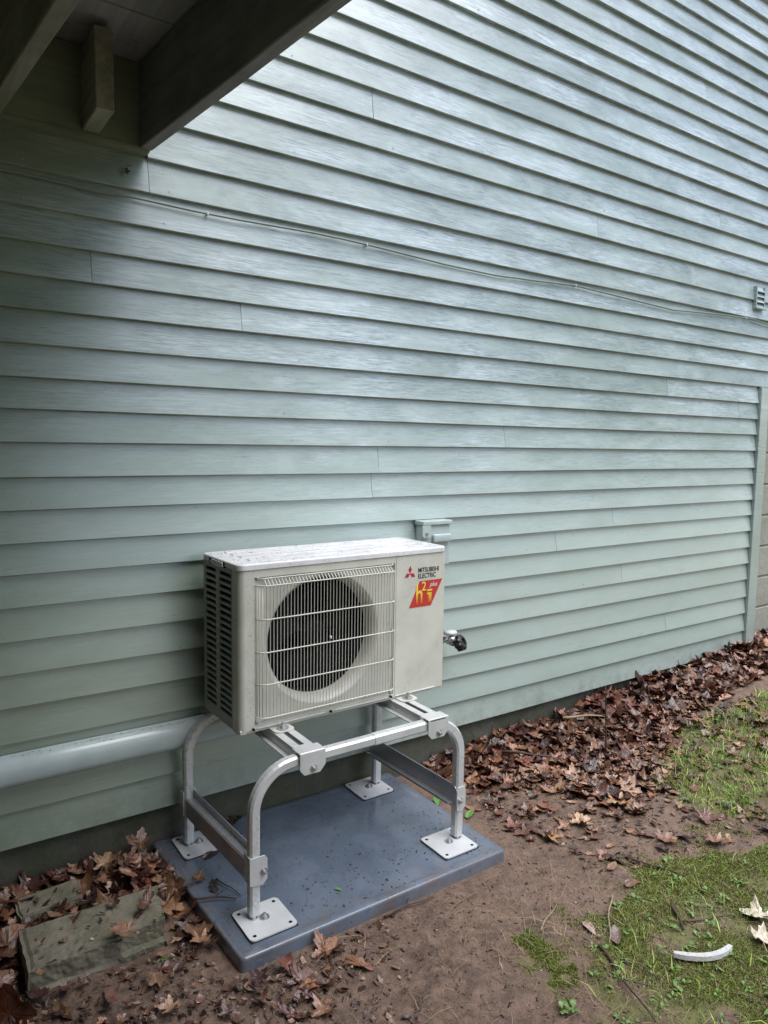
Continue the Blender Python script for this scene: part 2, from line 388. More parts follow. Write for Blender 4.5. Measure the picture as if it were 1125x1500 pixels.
# block wall under the overhang
bw = thing('block_wall', 'tan cinder block wall beyond the pale corner trim', 'wall')
box('mortar_bed', (TX+.091, .106, -.4), (7.2, .2, ZI[16]-.006), M['mortar'], bw)
me = bm_mesh('block', box_bm((0, 0, 0), (.388, .03, .188), .004, 1)); me.materials.append(M['block'])
for r in range(9):
    z = -.2+r*.2
    x = TX+.105-(.2 if r % 2 else 0)
    while x < 7:
        x0 = max(x, TX+.105); o = bpy.data.objects.new('block', me); COL.objects.link(o); o.parent = bw
        o.location = (x0, .100, z); o.scale = ((x+.388-x0)/.388, 1, .93 if r == 8 else 1)
        if (z+.19) > ZI[16]: o.scale[2] = (ZI[16]-.01-z)/.188
        x += .4

# ------------------------------------------------------------------ deck overhead
deck = thing('wooden_deck', 'dark weathered wooden deck overhead at upper left, seen from below', 'deck')
SK = .095   # the joists run a few degrees off square
def joist(name, x0, w, zb, zt, mat, y1=-3.5, parent=deck, bev=.003):
    bm = box_bm((x0, y1, zb), (x0+w, -.0025 if x0 > -.5 else -.0365, zt), bev, 1)
    bmesh.ops.subdivide_edges(bm, edges=[e for e in bm.edges if abs(e.verts[0].co.y-e.verts[1].co.y) > 1], cuts=40)
    for v in bm.verts:
        v.co.x += -v.co.y*SK+.002*noise.noise(Vector((0, v.co.y*3, v.co.z*9+x0))); v.co.z += .003*noise.noise(Vector((x0, v.co.y*2, 5)))
    return link(name, bm_mesh(name, bm), mat, parent)
joist('rim_joist', -.523, .038, 2.085, 2.3285, M['joistgrey'])
for k in range(9): joist('joist', -.930-.41*k, .040, 2.088, 2.3285, M['joistwood'])
box('ledger_board', (-4.6, -.034, 2.082), (-.4875, .0205, 2.3285), M['ledger'], deck, .002, 1)
box('ledger_flashing', (-4.6, -.040, 2.078), (-.50, -.0345, 2.0895), M['ledger'], deck)
b_ = box('blocking', (-.682, -.205, 2.098), (-.634, -.0345, 2.31), M['joistwood'], deck, .003, 1)
y = -.0012
for k in range(25):
    w = .1345; y0 = y-w
    bm = box_bm((-4.6, y0, 2.330+random.uniform(0, .003)), (-.470-y0*SK, y, 2.362), .0045, 2)
    link('deck_board', bm_mesh('deck_board', bm), M['deckwood'], deck); box('packed_dirt', (-4.6, y0-.0055, 2.340), (-.475-y0*SK, y0-.0002, 2.358), M['earth'], deck); y = y0-.0057  # dark strips added in the gaps so no light leaks through
box('deck_beam', (-4.6, -3.40, 1.90), (-.25, -3.30, 2.083), M['joistwood'], deck, .003, 1)
for xp in (-4.4, -2.5): box('deck_post', (xp, -3.40, -.3), (xp+.1, -3.30, 1.898), M['joistwood'], deck, .003, 1)

# ------------------------------------------------------------------ cable along the wall
cp = [(-2.6, 1.94), (-.891, 1.954), (-.806, 1.954), (-.623, 1.946), (-.526, 1.950), (-.31, 1.945), (-.199, 1.946), (.095, 1.953), (.199, 1.952), (.377, 1.947), (.673, 1.934), (.953, 1.929),
      (1.2, 1.940), (1.453, 1.954), (1.726, 1.945), (2.205, 1.930), (2.45, 1.945), (2.665, 1.956), (2.961, 1.966), (3.136, 1.953), (3.8, 1.93), (6.9, 1.94)]
P3 = []
for k in range(len(cp)-1):
    for s in range(4):
        f = s/4; P3.append((cp[k][0]*(1-f)+cp[k+1][0]*f, -.006+.001*math.sin(k*2.1), cp[k][1]*(1-f)+cp[k+1][1]*f))
cb = tube('wall_cable', P3, .0042, M['cable'], n=6); tag(cb, 'thin painted cable sagging along the clapboards from left to right', 'cable')
st = [(-.30, 1.945), (.31, 1.948), (1.453, 1.954), (2.9, 1.964)]
for x, z in st: box('staple', (x-.0025, -.0115, z-.006), (x+.0025, .004, z+.006), M['white'], cb, .001, 1)

# ------------------------------------------------------------------ louvre vent at right
vt = thing('wall_vent', 'small painted louvre vent near the right end of the wall above the cable', 'vent', (2.985, 0, 2.035))
box('vent_frame', (0, -.014, 0), (.008, .012, .12), M['siding'], vt); box('vent_frame', (.092, -.010, 0), (.1, .012, .12), M['siding'], vt)
box('vent_sill', (-.006, -.022, -.008), (.104, .012, -.0005), M['siding'], vt)
for k in range(4):
    prism('slat', [(-.014, k*.03+.001), (-.011, k*.03), (.0045, k*.03+.0265), (.0015, k*.03+.0275)], 'x', .0085, .0915, M['siding'], vt)

# ------------------------------------------------------------------ refrigerant line cover
lc = thing('line_cover', 'grey wet plastic pipe cover running low along the wall behind the unit', 'pipe cover')
def prof_cover(w, d, n=10):
    p = [(0, -w/2), (0, w/2)]
    for k in range(n+1):
        a = PI/2-PI*k/n; ca, sa = math.cos(a), math.sin(a)
        p.append((-d*abs(ca)**.55, w/2*math.copysign(abs(sa)**.7, sa)))
    return p
pf = prof_cover(.090, .052)
V = []; Fc = []; n = len(pf)
xs = np.linspace(-2.6, .47, 14)
for x in xs:
    for (yy, zz) in pf: V.append((x, yy-.002, zz+.246+(-.015 if x > .2 else 0)*((x-.2)/.27)))
for i in range(len(xs)-1):
    for j in range(n): Fc.append((i*n+j, i*n+(j+1) % n, (i+1)*n+(j+1) % n, (i+1)*n+j))
Fc.append(tuple(range(n))[::-1]); Fc.append(tuple(range((len(xs)-1)*n, len(xs)*n)))
o = raw('horizontal_duct', V, Fc, M['cover'], lc)
md = o.modifiers.new('b', 'BEVEL'); md.width = .003; md.segments = 2
for p in o.data.polygons: p.use_smooth = len(p.vertices) == 4 and abs(p.normal.x) < .5
box('duct_coupler', (-2.0, -.062, .190), (-1.92, -.001, .302), M['cover'], lc, .01, 2)
box('vertical_duct', (.345, -.050, .27), (.43, -.002, .74), M['cover'], lc, .012, 3, True)
box('cross_duct', (.347, -.048, .741), (.66, -.002, .826), M['cover'], lc, .012, 3, True)
# wall inlet cap
ic = thing('wall_inlet_cover', 'blue grey wall inlet cap of the pipe run behind the unit corner', 'pipe cover', (.63, 0, 0))
box('cap_body', (-.064, -.050, .728), (.076, -.001, .897), M['cover'], ic, .006, 2)
box('cap_top', (-.070, -.060, .8975), (.080, -.001, .914), M['cover'], ic, .003, 2)
prism('cap_tab', [(-.073, .897), (-.073, .856), (-.064, .846), (-.040, .846), (-.031, .856), (-.031, .897)], 'y', -.060, -.0525, M['cover'], ic, .001)
box('cap_ridge', (-.020, -.067, .826), (.072, -.053, .860), M['cover'], ic, .006, 3, True)
bolt(ic, (-.052, -.0605, .865), 'y', .004, 'zinc', 'screw')

# ------------------------------------------------------------------ hose tap
tp = thing('hose_tap', 'metal hose tap with black cap on the wall right of the unit', 'tap', (.702, 0, .418)); tp.scale = (1.25, 1.15, 1.25)
lathe('flange', [(.001, -.004), (.024, -.004), (.024, .004), (.014, .006)], M['chrome'], tp, 20, Matrix.Translation((0, -.001, 0)) @ Matrix.Rotation(PI/2, 4, 'X'))
lathe('spout_body', [(.012, 0), (.012, .05), (.017, .055), (.017, .085), (.001, .088)], M['chrome'], tp, 16, Matrix.Rotation(PI/2, 4, 'X'))
lathe('breaker_cap', [(.008, -.02), (.008, .014), (.019, .015), (.021, .019), (.019, .025), (.001, .027)], M['plate'], tp, 20, Matrix.Translation((-.002, -.07, .006)))
k4 = Matrix.Translation((.012, -.082, -.014)) @ Matrix.Rotation(math.radians(58), 4, 'X') @ Matrix.Rotation(math.radians(25), 4, 'Y')
V = []; Fc = []; n = 32
for r, z in [(.014, 0), (.025, .004), (.026, .024), (.020, .030), (.012, .031), (.010, .024), (.001, .024)]:
    for k in range(n):
        a = 2*PI*k/n; q = r*(1+.07*(1 if (k//2) % 2 else -1)*(r > .022)); V.append(k4 @ Vector((q*math.cos(a), q*math.sin(a), z)))
for i in range(6):
    for k in range(n): Fc.append((i*n+k, i*n+(k+1) % n, (i+1)*n+(k+1) % n, (i+1)*n+k))
raw('black_cap', V, Fc, M['black'], tp)
tube('handle', [(-.03, -.060, -.004), (-.014, -.066, .004), (0, -.07, .010)], .0045, M['chrome'], tp)

# ------------------------------------------------------------------ condenser pad
PC = [(-.474, -.662), (.470, -.662), (.462, .018), (-.505, .018)]
def padmesh():
    def ring(inset, z):
        c = Vector((sum(p[0] for p in PC)/4, sum(p[1] for p in PC)/4)); out = []
        for k in range(4):
            p = Vector(PC[k]); a = (Vector(PC[k-1])-p).normalized(); b = (Vector(PC[(k+1) % 4])-p).normalized()
            p = p+(a+b)*inset; r = .016
            for s in range(6):
                f = s/5; out.append(((p+a*r)*(1-f)**2+p*2*f*(1-f)+(p+b*r)*f*f, z))
        return [(q.x, q.y, z) for q, z in out]
    V = []; Fc = []; R = [ring(-.004, -.215), ring(0, -.132), ring(.001, -.127), ring(.003, -.1238), ring(.006, -.1225), ring(.030, -.1225), ring(.033, -.1235)]
    n = len(R[0])
    for r in R: V += r
    for i in range(len(R)-1):
        for k in range(n): Fc.append((i*n+k, i*n+(k+1) % n, (i+1)*n+(k+1) % n, (i+1)*n+k))
    Fc.append(tuple(range((len(R)-1)*n, len(R)*n)))
    o = raw('condenser_pad', V, Fc, M['pad']); o.data.polygons.foreach_set('use_smooth', [True]*(len(o.data.polygons)-1)+[False]); return o
tag(padmesh(), 'flat slate blue equipment pad lying on the dirt under the stand', 'pad')
PZ = -.1235

# ------------------------------------------------------------------ stand
stand = thing('unit_stand', 'silver grey tubular metal stand with four square foot plates on the blue pad', 'stand')
def sweep(name, path, h, mat, ypos, ch=.006, parent=stand):
    """chamfered square tube swept along an XZ path at depth ypos"""
    prof = [(h-ch, h), (h, h-ch), (h, -h+ch), (h-ch, -h), (-h+ch, -h), (-h, -h+ch), (-h, h-ch), (-h+ch, h)]
    V = []; Fc = []; P = [Vector(p) for p in path]; n = 8
    for i, p in enumerate(P):
        t = (P[min(i+1, len(P)-1)]-P[max(i-1, 0)]).normalized(); nn = Vector((-t.y, t.x))
        yy = ypos if not callable(ypos) else ypos(p.x)
        for a, b in prof: V.append((p.x+nn.x*a, yy+b, p.y+nn.y*a))
    for i in range(len(P)-1):
        for k in range(n): Fc.append((i*n+k, i*n+(k+1) % n, (i+1)*n+(k+1) % n, (i+1)*n+k))
    Fc.append(tuple(range(n))[::-1]); Fc.append(tuple(range((len(P)-1)*n, len(P)*n)))
    return raw(name, V, Fc, mat, parent)
def legpath(xl, zb, zt, xe, r, side):
    pts = [(xl, zb), (xl, zt-r-.06), (xl, zt-r)]
    for k in range(1, 13):
        a = PI/2*k/12; pts.append((xl-side*r*(1-math.cos(a)), zt-r+r*math.sin(a)))
    pts += [(pts[-1][0]-side*.02, zt), (xe, zt)]; return pts
BZ = .310; HB = .0155
LEG = dict(FL=(-.379, -.526), FR=(.374, -.520), BL=(-.405, -.066), BR=(.360, -.045))
for a_, b_ in (('FL', 'FR'), ('BL', 'BR')):
    xl, yl = LEG[a_]; xr, yr = LEG[b_]; f = lambda x, xl=xl, yl=yl, xr=xr, yr=yr: yl+(yr-yl)*(x-xl)/(xr-xl)
    sweep('leg_tube', legpath(xl, PZ+.016, BZ, .020, .125, -1), HB, M['alu'], f)
    sweep('leg_tube', legpath(xr, PZ+.016, BZ, .0205, .125, 1), HB+.0012, M['alu'], f)
for k, (cx, cy) in dict(FL=(-.357, -.551), FR=(.329, -.536), BR=(.316, -.064), BL=(-.375, -.080)).items():
    h = .071; bm = box_bm((cx-h, cy-h, PZ+.0042), (cx+h, cy+h, PZ+.0082))
    es = [e for e in bm.edges if abs(e.verts[0].co.z-e.verts[1].co.z) > .002]
    bmesh.ops.bevel(bm, geom=es, offset=.014, segments=5, profile=.5, affect='EDGES')
    fp = link('foot_plate', bm_mesh('foot_plate', bm), M['plate'], stand)
    fm = bm_mesh('pad_mat', box_bm((cx-h+.001, cy-h+.001, PZ-.0005), (cx+h-.001, cy+h-.001, PZ+.0040)))
    link('rubber_pad', fm, M['black'], fp)
    for sx in (-1, 1):
        for sy in (-1, 1):
            lathe('bolt_hole', [(.0055, PZ+.0084), (.0003, PZ+.0084)], M['dark'], fp, 12, Matrix.Translation((cx+sx*.054, cy+sy*.054, 0)), False)
    bolt(fp, (cx+.002, cy+.004, PZ+.0083), 'z', .0085); lx, ly = LEG[k]
    lathe('anchor_bolt', [(.014, 0), (.014, .002), (.009, .0022), (.009, .010), (.0075, .011), (.0075, .02)], M['zinc'], fp, 12, Matrix.Translation((lx-.004, ly-.006, PZ+.0083)), False)
# slotted rails clamped over the bars
def rail(xc):
    r = thing('rail', None, None); r.parent = stand; r.name = 'mounting_rail'
    yf, yb = -.545, -.03; zt = .3315
    top = []
    for x0, x1 in ((xc-.030, xc-.0085), (xc+.0085, xc+.030)): top.append(((x0, yf, zt-.0035), (x1, yb, zt)))
    top += [((xc-.0085, yf, zt-.0035), (xc+.0085, yf+.062, zt)), ((xc-.0085, -.28, zt-.0035), (xc+.0085, -.16, zt))]
    top += [((xc-.033, yf+.055, zt-.030), (xc-.0302, yb, zt)), ((xc+.0302, yf+.055, zt-.030), (xc+.033, yb, zt)), ((xc-.050, yf+.055, zt-.033), (xc-.033, yb, zt-.030))]
    bm = bmesh.new()
    for lo, hi in top: box_bm(lo, hi, 0, 1, bm)
    me = bm_mesh('channel', bm)
    return r, me
for xc in (-.205, .262):
    rr = thing('mounting_rail', None, None); rr.parent = stand
    bpy.data.objects.remove(rr)
    r_, me = rail(xc); bpy.data.objects.remove(r_)
    ch = link('mounting_rail', me, M['alu'], stand)
    yf = -.546 if xc < 0 else -.542
    prism('clamp_flap', [(xc-.040, .334), (xc-.040, .286), (xc-.026, .268), (xc+.026, .268), (xc+.044, .288), (xc+.044, .334)], 'y', yf-.003, yf+.0005, M['alu'], ch, .001)
    box('clamp_top', (xc-.040, yf+.001, .3315), (xc+.044, -.498, .3345), M['alu'], ch, .001, 1)
    bolt(ch, (xc+.004, yf-.003, .285), 'y', .0065)
# side braces
def brace(side):
    xf, yf = LEG['FL' if side < 0 else 'FR']; xb, yb = LEG['BL' if side < 0 else 'BR']
    y0, y1 = yf-.002, yb+.002
    if side < 0: pr = [(-.016, -.012), (-.013, -.012), (-.013, .048), (.012, .048), (.012, .070), (.015, .070), (.015, .045), (-.016, .045)]
    else: pr = [(-.033, .012), (-.033, .020), (-.030, .020), (-.030, .015), (-.006, .015), (-.006, .074), (-.003, .074), (-.003, .012)]
    V = []; n = len(pr)
    if side < 0: pr = [(a+.002, b) for a, b in pr]
    for (xx, yy) in ((xf, y0), (xb, y1)):
        for a, b in pr: V.append((xx+a+(-.0 if side < 0 else -.012), yy, b))
    Fc = [(j, (j+1) % n, (j+1) % n+n, j+n) for j in range(n)]+[tuple(range(n))[::-1], tuple(range(n, 2*n))]
    b = raw('side_brace', V, Fc, M['galv'] , stand)
    for (xx, yy, s) in ((xf, yf, -1), (xb, yb, 1)):
        yp = yy+s*(HB+.003)
        a, c = (-.020, .034) if side < 0 else (-.018, .020)
        prism('brace_clip', [(xx+a, .070), (xx+a, -.012), (xx+c-.014, -.018), (xx+c, -.002), (xx+c, .056), (xx+c-.008, .068)], 'y', yp-.0015, yp+.0015, M['alu'], b, .001)
        if side < 0: box('clip_side', (xx-.0198, min(yp, yy-.01), -.010), (xx-.0170, max(yp, yy+.02), .0695), M['alu'], b)
        if side > 0: prism('clip_tab', [(yy-.02, .008), (yy-.02, .060), (yy-.008, .072), (yy+.01, .072), (yy+.018, .060), (yy+.018, .008)], 'x', xx-.0205, xx-.0178, M['galv'], b)
        if s < 0: bolt(b, (xx+(.022 if side < 0 else -.006), yp-.002, .022), 'y', .006)
    return b
brace(-1); brace(1)

# ------------------------------------------------------------------ outdoor unit
UO = (-.3374, -.3328, .3332); UR = .0163; W, D, H = .80, .282, .5245
unit = thing('heat_pump_unit', 'wet ivory outdoor heat pump unit with round fan grille on metal stand', 'heat pump', UO, UR)
RC = .022
def rrect(x0, y0, x1, y1, r, seg=5, corners=(1, 1, 1, 1)):
    out = []
    for k, (cx, cy, a0) in enumerate(((x1-r, y1-r, 0), (x0+r, y1-r, PI/2), (x0+r, y0+r, PI), (x1-r, y0+r, 1.5*PI))):
        if corners[k]:
            for s in range(seg+1):
                a = a0+PI/2*s/seg; out.append((cx+r*math.cos(a), cy+r*math.sin(a)))
        else: out.append(((x1, y1), (x0, y1), (x0, y0), (x1, y0))[k])
    return out
HT = H-.020
# lid with a drooping rim and shallow ribs
lidp = rrect(-.004, -.004, W+.004, D+.003, RC+.002, 6)
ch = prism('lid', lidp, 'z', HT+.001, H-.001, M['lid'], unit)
bm = bmesh.new(); bm.from_mesh(ch.data)
te = [e for e in bm.edges if e.verts[0].co.z > H-.002 and e.verts[1].co.z > H-.002]
bmesh.ops.bevel(bm, geom=te, offset=.005, segments=3, profile=.5, affect='EDGES'); bm.to_mesh(ch.data); bm.free()
for k, (y0, y1) in enumerate(((.050, .078), (.112, .14), (.174, .202), (.232, .252))):
    box('lid_rib', (.06, y0, H-.0015), (W-.05, y1, H+.0016), M['lid'], ch, .0014, 2)
# left end notch of the lid: handle pocket
box('handle_recess', (-.0062, .095, HT-.004), (.004, .215, HT+.013), M['dark'], ch, .001, 1)
prism('handle_lip', [(.105, HT+.012), (.190, HT+.012), (.205, HT+.001), (.150, HT-.006), (.100, HT-.002)], 'x', -.0085, -.0063, M['lid'], ch, .0006)
# front sheet wrapped round the left corner, with the grille recess and fan opening cut through
GX0, GX1, GV0, GV1 = .050, .574, .020, .480; FC = (.300, .258); FR_ = .212; FT = .0
def frontsheet():
    V = []; Fc = []
    def q(*pts):
        b = len(V); V.extend(pts); Fc.append(tuple(range(b, b+len(pts))))
    T = .006
    def P(u, v, y=0.): return (u, y, v)
    xl = RC
    # flat areas around the recess
    q(P(xl, .008), P(GX0, .008), P(GX0, HT), P(xl, HT)); q(P(GX1, .008), P(W-.004, .008), P(W-.004, HT), P(GX1, HT))
    q(P(GX0, .008), P(GX1, .008), P(GX1, GV0), P(GX0, GV0)); q(P(GX0, GV1), P(GX1, GV1), P(GX1, HT), P(GX0, HT))
    # recess walls
    for a, b in (((GX0, GV0), (GX1, GV0)), ((GX1, GV0), (GX1, GV1)), ((GX1, GV1), (GX0, GV1)), ((GX0, GV1), (GX0, GV0))):
        q(P(*a), P(*b), P(*b, T), P(*a, T))
    # right edge turned back, bottom lip
    q(P(W-.004, .008), (W, .004, .008), (W, .004, HT), P(W-.004, HT)); q((W, .004, .008), (W, .045, .008), (W, .045, HT), (W, .004, HT))
    # rounded left corner into the side
    N = 8; arc = [(RC-RC*math.sin(PI/2*k/N), RC-RC*math.cos(PI/2*k/N)) for k in range(N+1)]
    for k in range(N): q((*arc[k+1], 0), (*arc[k], 0), (*arc[k], HT), (*arc[k+1], HT))
    q((0, .048, 0), (0, RC, 0), (0, RC, HT), (0, .048, HT))
    # plate with the circular hole
    n = 72
    for k in range(n):
        a0, a1 = 2*PI*k/n, 2*PI*(k+1)/n
        def edge(a):
            c, s = math.cos(a), math.sin(a)
            t = min(((GX1-FC[0])/c if c > 1e-9 else (GX0-FC[0])/c if c < -1e-9 else 9), ((GV1-FC[1])/s if s > 1e-9 else (GV0-FC[1])/s if s < -1e-9 else 9))
            return (FC[0]+c*t, T, FC[1]+s*t)
        i0 = (FC[0]+FR_*math.cos(a0), T, FC[1]+FR_*math.sin(a0)); i1 = (FC[0]+FR_*math.cos(a1), T, FC[1]+FR_*math.sin(a1))
        q(i0, edge(a0), edge(a1), i1)
    for cu, cv in ((GX0, GV0), (GX1, GV0), (GX1, GV1), (GX0, GV1)):
        a = math.atan2(cv-FC[1], cu-FC[0]) % (2*PI); k = int(a/(2*PI)*n); 
        def e2(a):
            c, s = math.cos(a), math.sin(a)
            t = min(((GX1-FC[0])/c if c > 1e-9 else (GX0-FC[0])/c if c < -1e-9 else 9), ((GV1-FC[1])/s if s > 1e-9 else (GV0-FC[1])/s if s < -1e-9 else 9))
            return (FC[0]+c*t, T, FC[1]+s*t)
        q(e2(2*PI*k/n), (cu, T, cv), e2(2*PI*(k+1)/n))
    o = raw('front_panel', V, Fc, M['body'], unit)
    bm = bmesh.new(); bm.from_mesh(o.data); bmesh.ops.remove_doubles(bm, verts=bm.verts[:], dist=1e-5); bmesh.ops.recalc_face_normals(bm, faces=bm.faces[:])
    for f in bm.faces: f.smooth = abs(f.normal.x) > .02 and abs(f.normal.y) > .02
    bm.to_mesh(o.data); bm.free(); return o
fpn = frontsheet()
box('base_pan', (.004, .003, -.001), (W-.003, D-.002, .0125), M['body'], unit, .002, 1)
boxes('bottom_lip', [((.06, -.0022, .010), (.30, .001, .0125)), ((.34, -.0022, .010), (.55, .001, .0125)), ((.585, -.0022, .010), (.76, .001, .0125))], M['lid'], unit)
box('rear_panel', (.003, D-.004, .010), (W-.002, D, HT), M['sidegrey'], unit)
box('right_panel', (W-.0035, .0455, .008), (W, D-.001, HT), M['body'], unit, .001, 1)
box('service_seam', (.5795, -.0007, .012), (.5810, .0005, HT-.004), M['sidegrey'], unit)
for x, z in ((.045, .012), (.32, .012), (.562, .014)): bolt(unit, (x, -.0003, z), 'y', .004, 'blade', 'screw', False)
# bell mouth, shroud, fan
rot = Matrix.Translation((FC[0], 0, FC[1])) @ Matrix.Rotation(-PI/2, 4, 'X')
lathe('bell_mouth', [(FR_+.004, .0058), (FR_, .0055), (.208, .008), (.202, .014), (.196, .024), (.193, .040), (.192, .062)], M['body'], unit, 72, rot)
lathe('fan_shroud', [(.1925, .060), (.196, .12), (.196, .15), (.0, .151)], M['dark'], unit, 48, rot)
fan = lathe('fan_hub', [(.001, .070), (.03, .071), (.045, .076), (.048, .11), (.001, .112)], M['blade'], unit, 32, rot)
for k in range(3):
    a0 = 2*PI*k/3+.35; V = []; Fc = []; NR, NA = 7, 8
    for i in range(NR+1):
        r = .044+(.183-.044)*i/NR; wd_ = math.radians(40+46*math.sin(min(1, i/NR)*PI*.62))
        for j in range(NA+1):
            f = j/NA-.5; a = a0+wd_*f+.35*(i/NR)**2
            V.append((FC[0]+r*math.cos(a), .098-.045*f-.008*(1-4*f*f), FC[1]+r*math.sin(a)))
    for i in range(NR):
        for j in range(NA): s = i*(NA+1)+j; Fc.append((s, s+1, s+NA+2, s+NA+1))
    raw('fan_blade', V, Fc, M['blade'], fan, True)
# wire guard
gr = thing('fan_grille', None, None); gr.parent = unit
WY = -.020
vu = np.linspace(.082, .552, 41)
for k, u in enumerate(vu):
    tube('grille_wire', [(u-.0, .004, .474), (u, -.004, .472), (u, WY+.002, .458), (u, WY, .452), (u, WY, .052), (u, WY+.002, .046), (u-.004, -.002, .031), (u-.004, .004, .029)], .00135, M['wire'], gr, 5)
for v in (.456, .353, .251, .151, .046):
    tube('grille_rail', [(.055, .004, v), (.058, -.004, v), (.072, WY, v), (.085, WY-.003, v), (.552, WY-.003, v), (.560, WY+.002, v), (.566, .004, v)], .0020, M['wire'], gr, 6)
tube('grille_rail', [(.060, .003, .474), (.085, -.004, .4755), (.552, -.004, .4755), (.568, .003, .474)], .0019, M['wire'], gr, 6)
tube('grille_rail', [(.070, -.001, .033), (.552, -.001, .033)], .0019, M['wire'], gr, 6)
for u, yy in ((.058, -.002), (.063, -.009), (.070, -.016), (.562, -.004), (.557, -.014)):
    tube('grille_wire', [(u, yy, .456), (u, yy, .046)], .0014, M['wire'], gr, 5)
box('hub_badge', (.302, WY-.006, .262), (.309, WY, .271), M['wire'], gr, .001, 1)
for u, v in ((.062, .478), (.566, .474), (.060, .030), (.567, .028)):
    lathe('grille_screw', [(.0065, 0), (.0065, .003), (.004, .0045), (.0005, .005)], M['galv'], gr, 12, Matrix.Translation((u, .004, v)) @ Matrix.Rotation(PI/2, 4, 'X'))
# left side grille
sg = thing('side_grille', None, None); sg.parent = unit
y0, y1, ym0, ym1 = .050, .268, .147, .176
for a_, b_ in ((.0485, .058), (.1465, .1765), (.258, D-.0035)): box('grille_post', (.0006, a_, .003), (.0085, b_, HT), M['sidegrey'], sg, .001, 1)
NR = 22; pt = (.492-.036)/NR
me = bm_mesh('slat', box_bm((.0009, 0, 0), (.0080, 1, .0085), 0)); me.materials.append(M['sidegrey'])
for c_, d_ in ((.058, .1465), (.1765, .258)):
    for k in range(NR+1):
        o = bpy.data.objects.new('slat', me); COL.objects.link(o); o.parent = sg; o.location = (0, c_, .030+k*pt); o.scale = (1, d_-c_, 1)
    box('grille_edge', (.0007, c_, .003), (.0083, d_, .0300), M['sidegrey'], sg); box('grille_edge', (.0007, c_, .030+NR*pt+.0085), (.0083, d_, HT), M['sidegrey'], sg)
box('heat_coil', (.016, .055, .012), (.030, D-.01, HT-.004), M['coil'], unit)
box('inner_case', (.0305, .153, .0127), (W-.006, D-.006, HT-.004), M['dark'], unit)
box('inner_partition', (.55, .0125, .0127), (.555, .152, HT-.004), M['dark'], unit)
bm = bmesh.new()
for k in range(15):
    z = .09+k*.026+random.uniform(-.006, .006)
    box_bm((-.0012, .1585, z), (.0005, .1645, z+random.uniform(.006, .014)), 0, 1, bm)
tag(link('drip_marks', bm_mesh('drip_marks', bm), M['white'], sg), kind='stuff')
# feet under the case
for xc in (-.203, .283):
    lx = xc-UO[0]
    ft = prism('mounting_foot', rrect(lx-.034, -.047, lx+.034, .012, .018, 5, (0, 0, 1, 1)), 'z', -.0010, .0025, M['body'], unit)
    lathe('washer', [(.019, 0), (.019, .003), (.008, .0032)], M['zinc'], ft, 20, Matrix.Translation((lx, -.024, .0026)), False)
    lathe('nut', [(.0095, .003), (.0095, .012), (.0055, .0122), (.0055, .020), (.0003, .020)], M['galv'], ft, 6, Matrix.Translation((lx, -.024, .0026)), False)
    prism('rear_foot', rrect(lx-.034, D-.012, lx+.034, D+.035, .018, 5, (1, 1, 0, 0)), 'z', -.0010, .0025, M['body'], unit)
# printing
def text(name, s, size, u, v, mat, sx=1., sh=0., bold=0., ext=.0003, y=-.0010, font_space=1.):
    cu = bpy.data.curves.new(name, 'FONT'); cu.body = s; cu.size = size; cu.extrude = ext; cu.shear = sh; cu.offset = bold; cu.space_character = font_space
    t = bpy.data.objects.new(name, cu); COL.objects.link(t)
    me = bpy.data.meshes.new_from_object(t.evaluated_get(bpy.context.evaluated_depsgraph_get())); COL.objects.unlink(t); bpy.data.objects.remove(t)
    for vx in me.vertices:
        c = vx.co; vx.co = (u+c.x*sx, y-c.z, v+c.y)
    return link(name, me, mat, unit)
def flat(name, pts, y, mat, parent=unit):
    V = [(p[0], y, p[1]) for p in pts]; return raw(name, V, [tuple(range(len(pts)))], mat, parent)
cx, cz, s = .6395, .4385, .0265
for k in range(3):
    a = PI/2+k*2*PI/3; d = Vector((math.cos(a), math.sin(a))); e = Vector((-d.y, d.x)); c = Vector((cx, cz))
    flat('logo_diamond', [c, c+d*s*.5+e*s*.29, c+d*s, c+d*s*.5-e*s*.29], -.0008, M['redlogo'])
text('lettering', 'MITSUBISHI', .0235, .6745, .4385, M['ink'], .80, 0, .0001); text('lettering', 'ELECTRIC', .0235, .6745, .4175, M['ink'], .80, 0, .0001)
flat('red_badge', [(.637, .315), (.735, .315), (.786, .407), (.683, .407)], -.0008, M['red'])
def glyph(polys):
    for P_ in polys: flat('badge_letter', P_, -.0012, M['hi'])
text('badge_letter', 'h', .100, .664, .327, M['hi'], .70, 0, .0012, y=-.0012); flat('badge_letter', [(.7235, .328), (.7375, .328), (.7375, .3625), (.7165, .3625), (.7165, .3560), (.7235, .3560)], -.0012, M['hi'])
text('badge_letter', '2', .046, .6915, .372, M['hi'], .88, 0, .0005, y=-.0016); flat('badge_bar', [(.7165, .3680), (.7400, .3680), (.7400, .3745), (.7165, .3745)], -.0014, M['hi'])
text('badge_letter', 'plus', .022, .728, .384, M['lid'], .95, .35, .0001, y=-.0012)
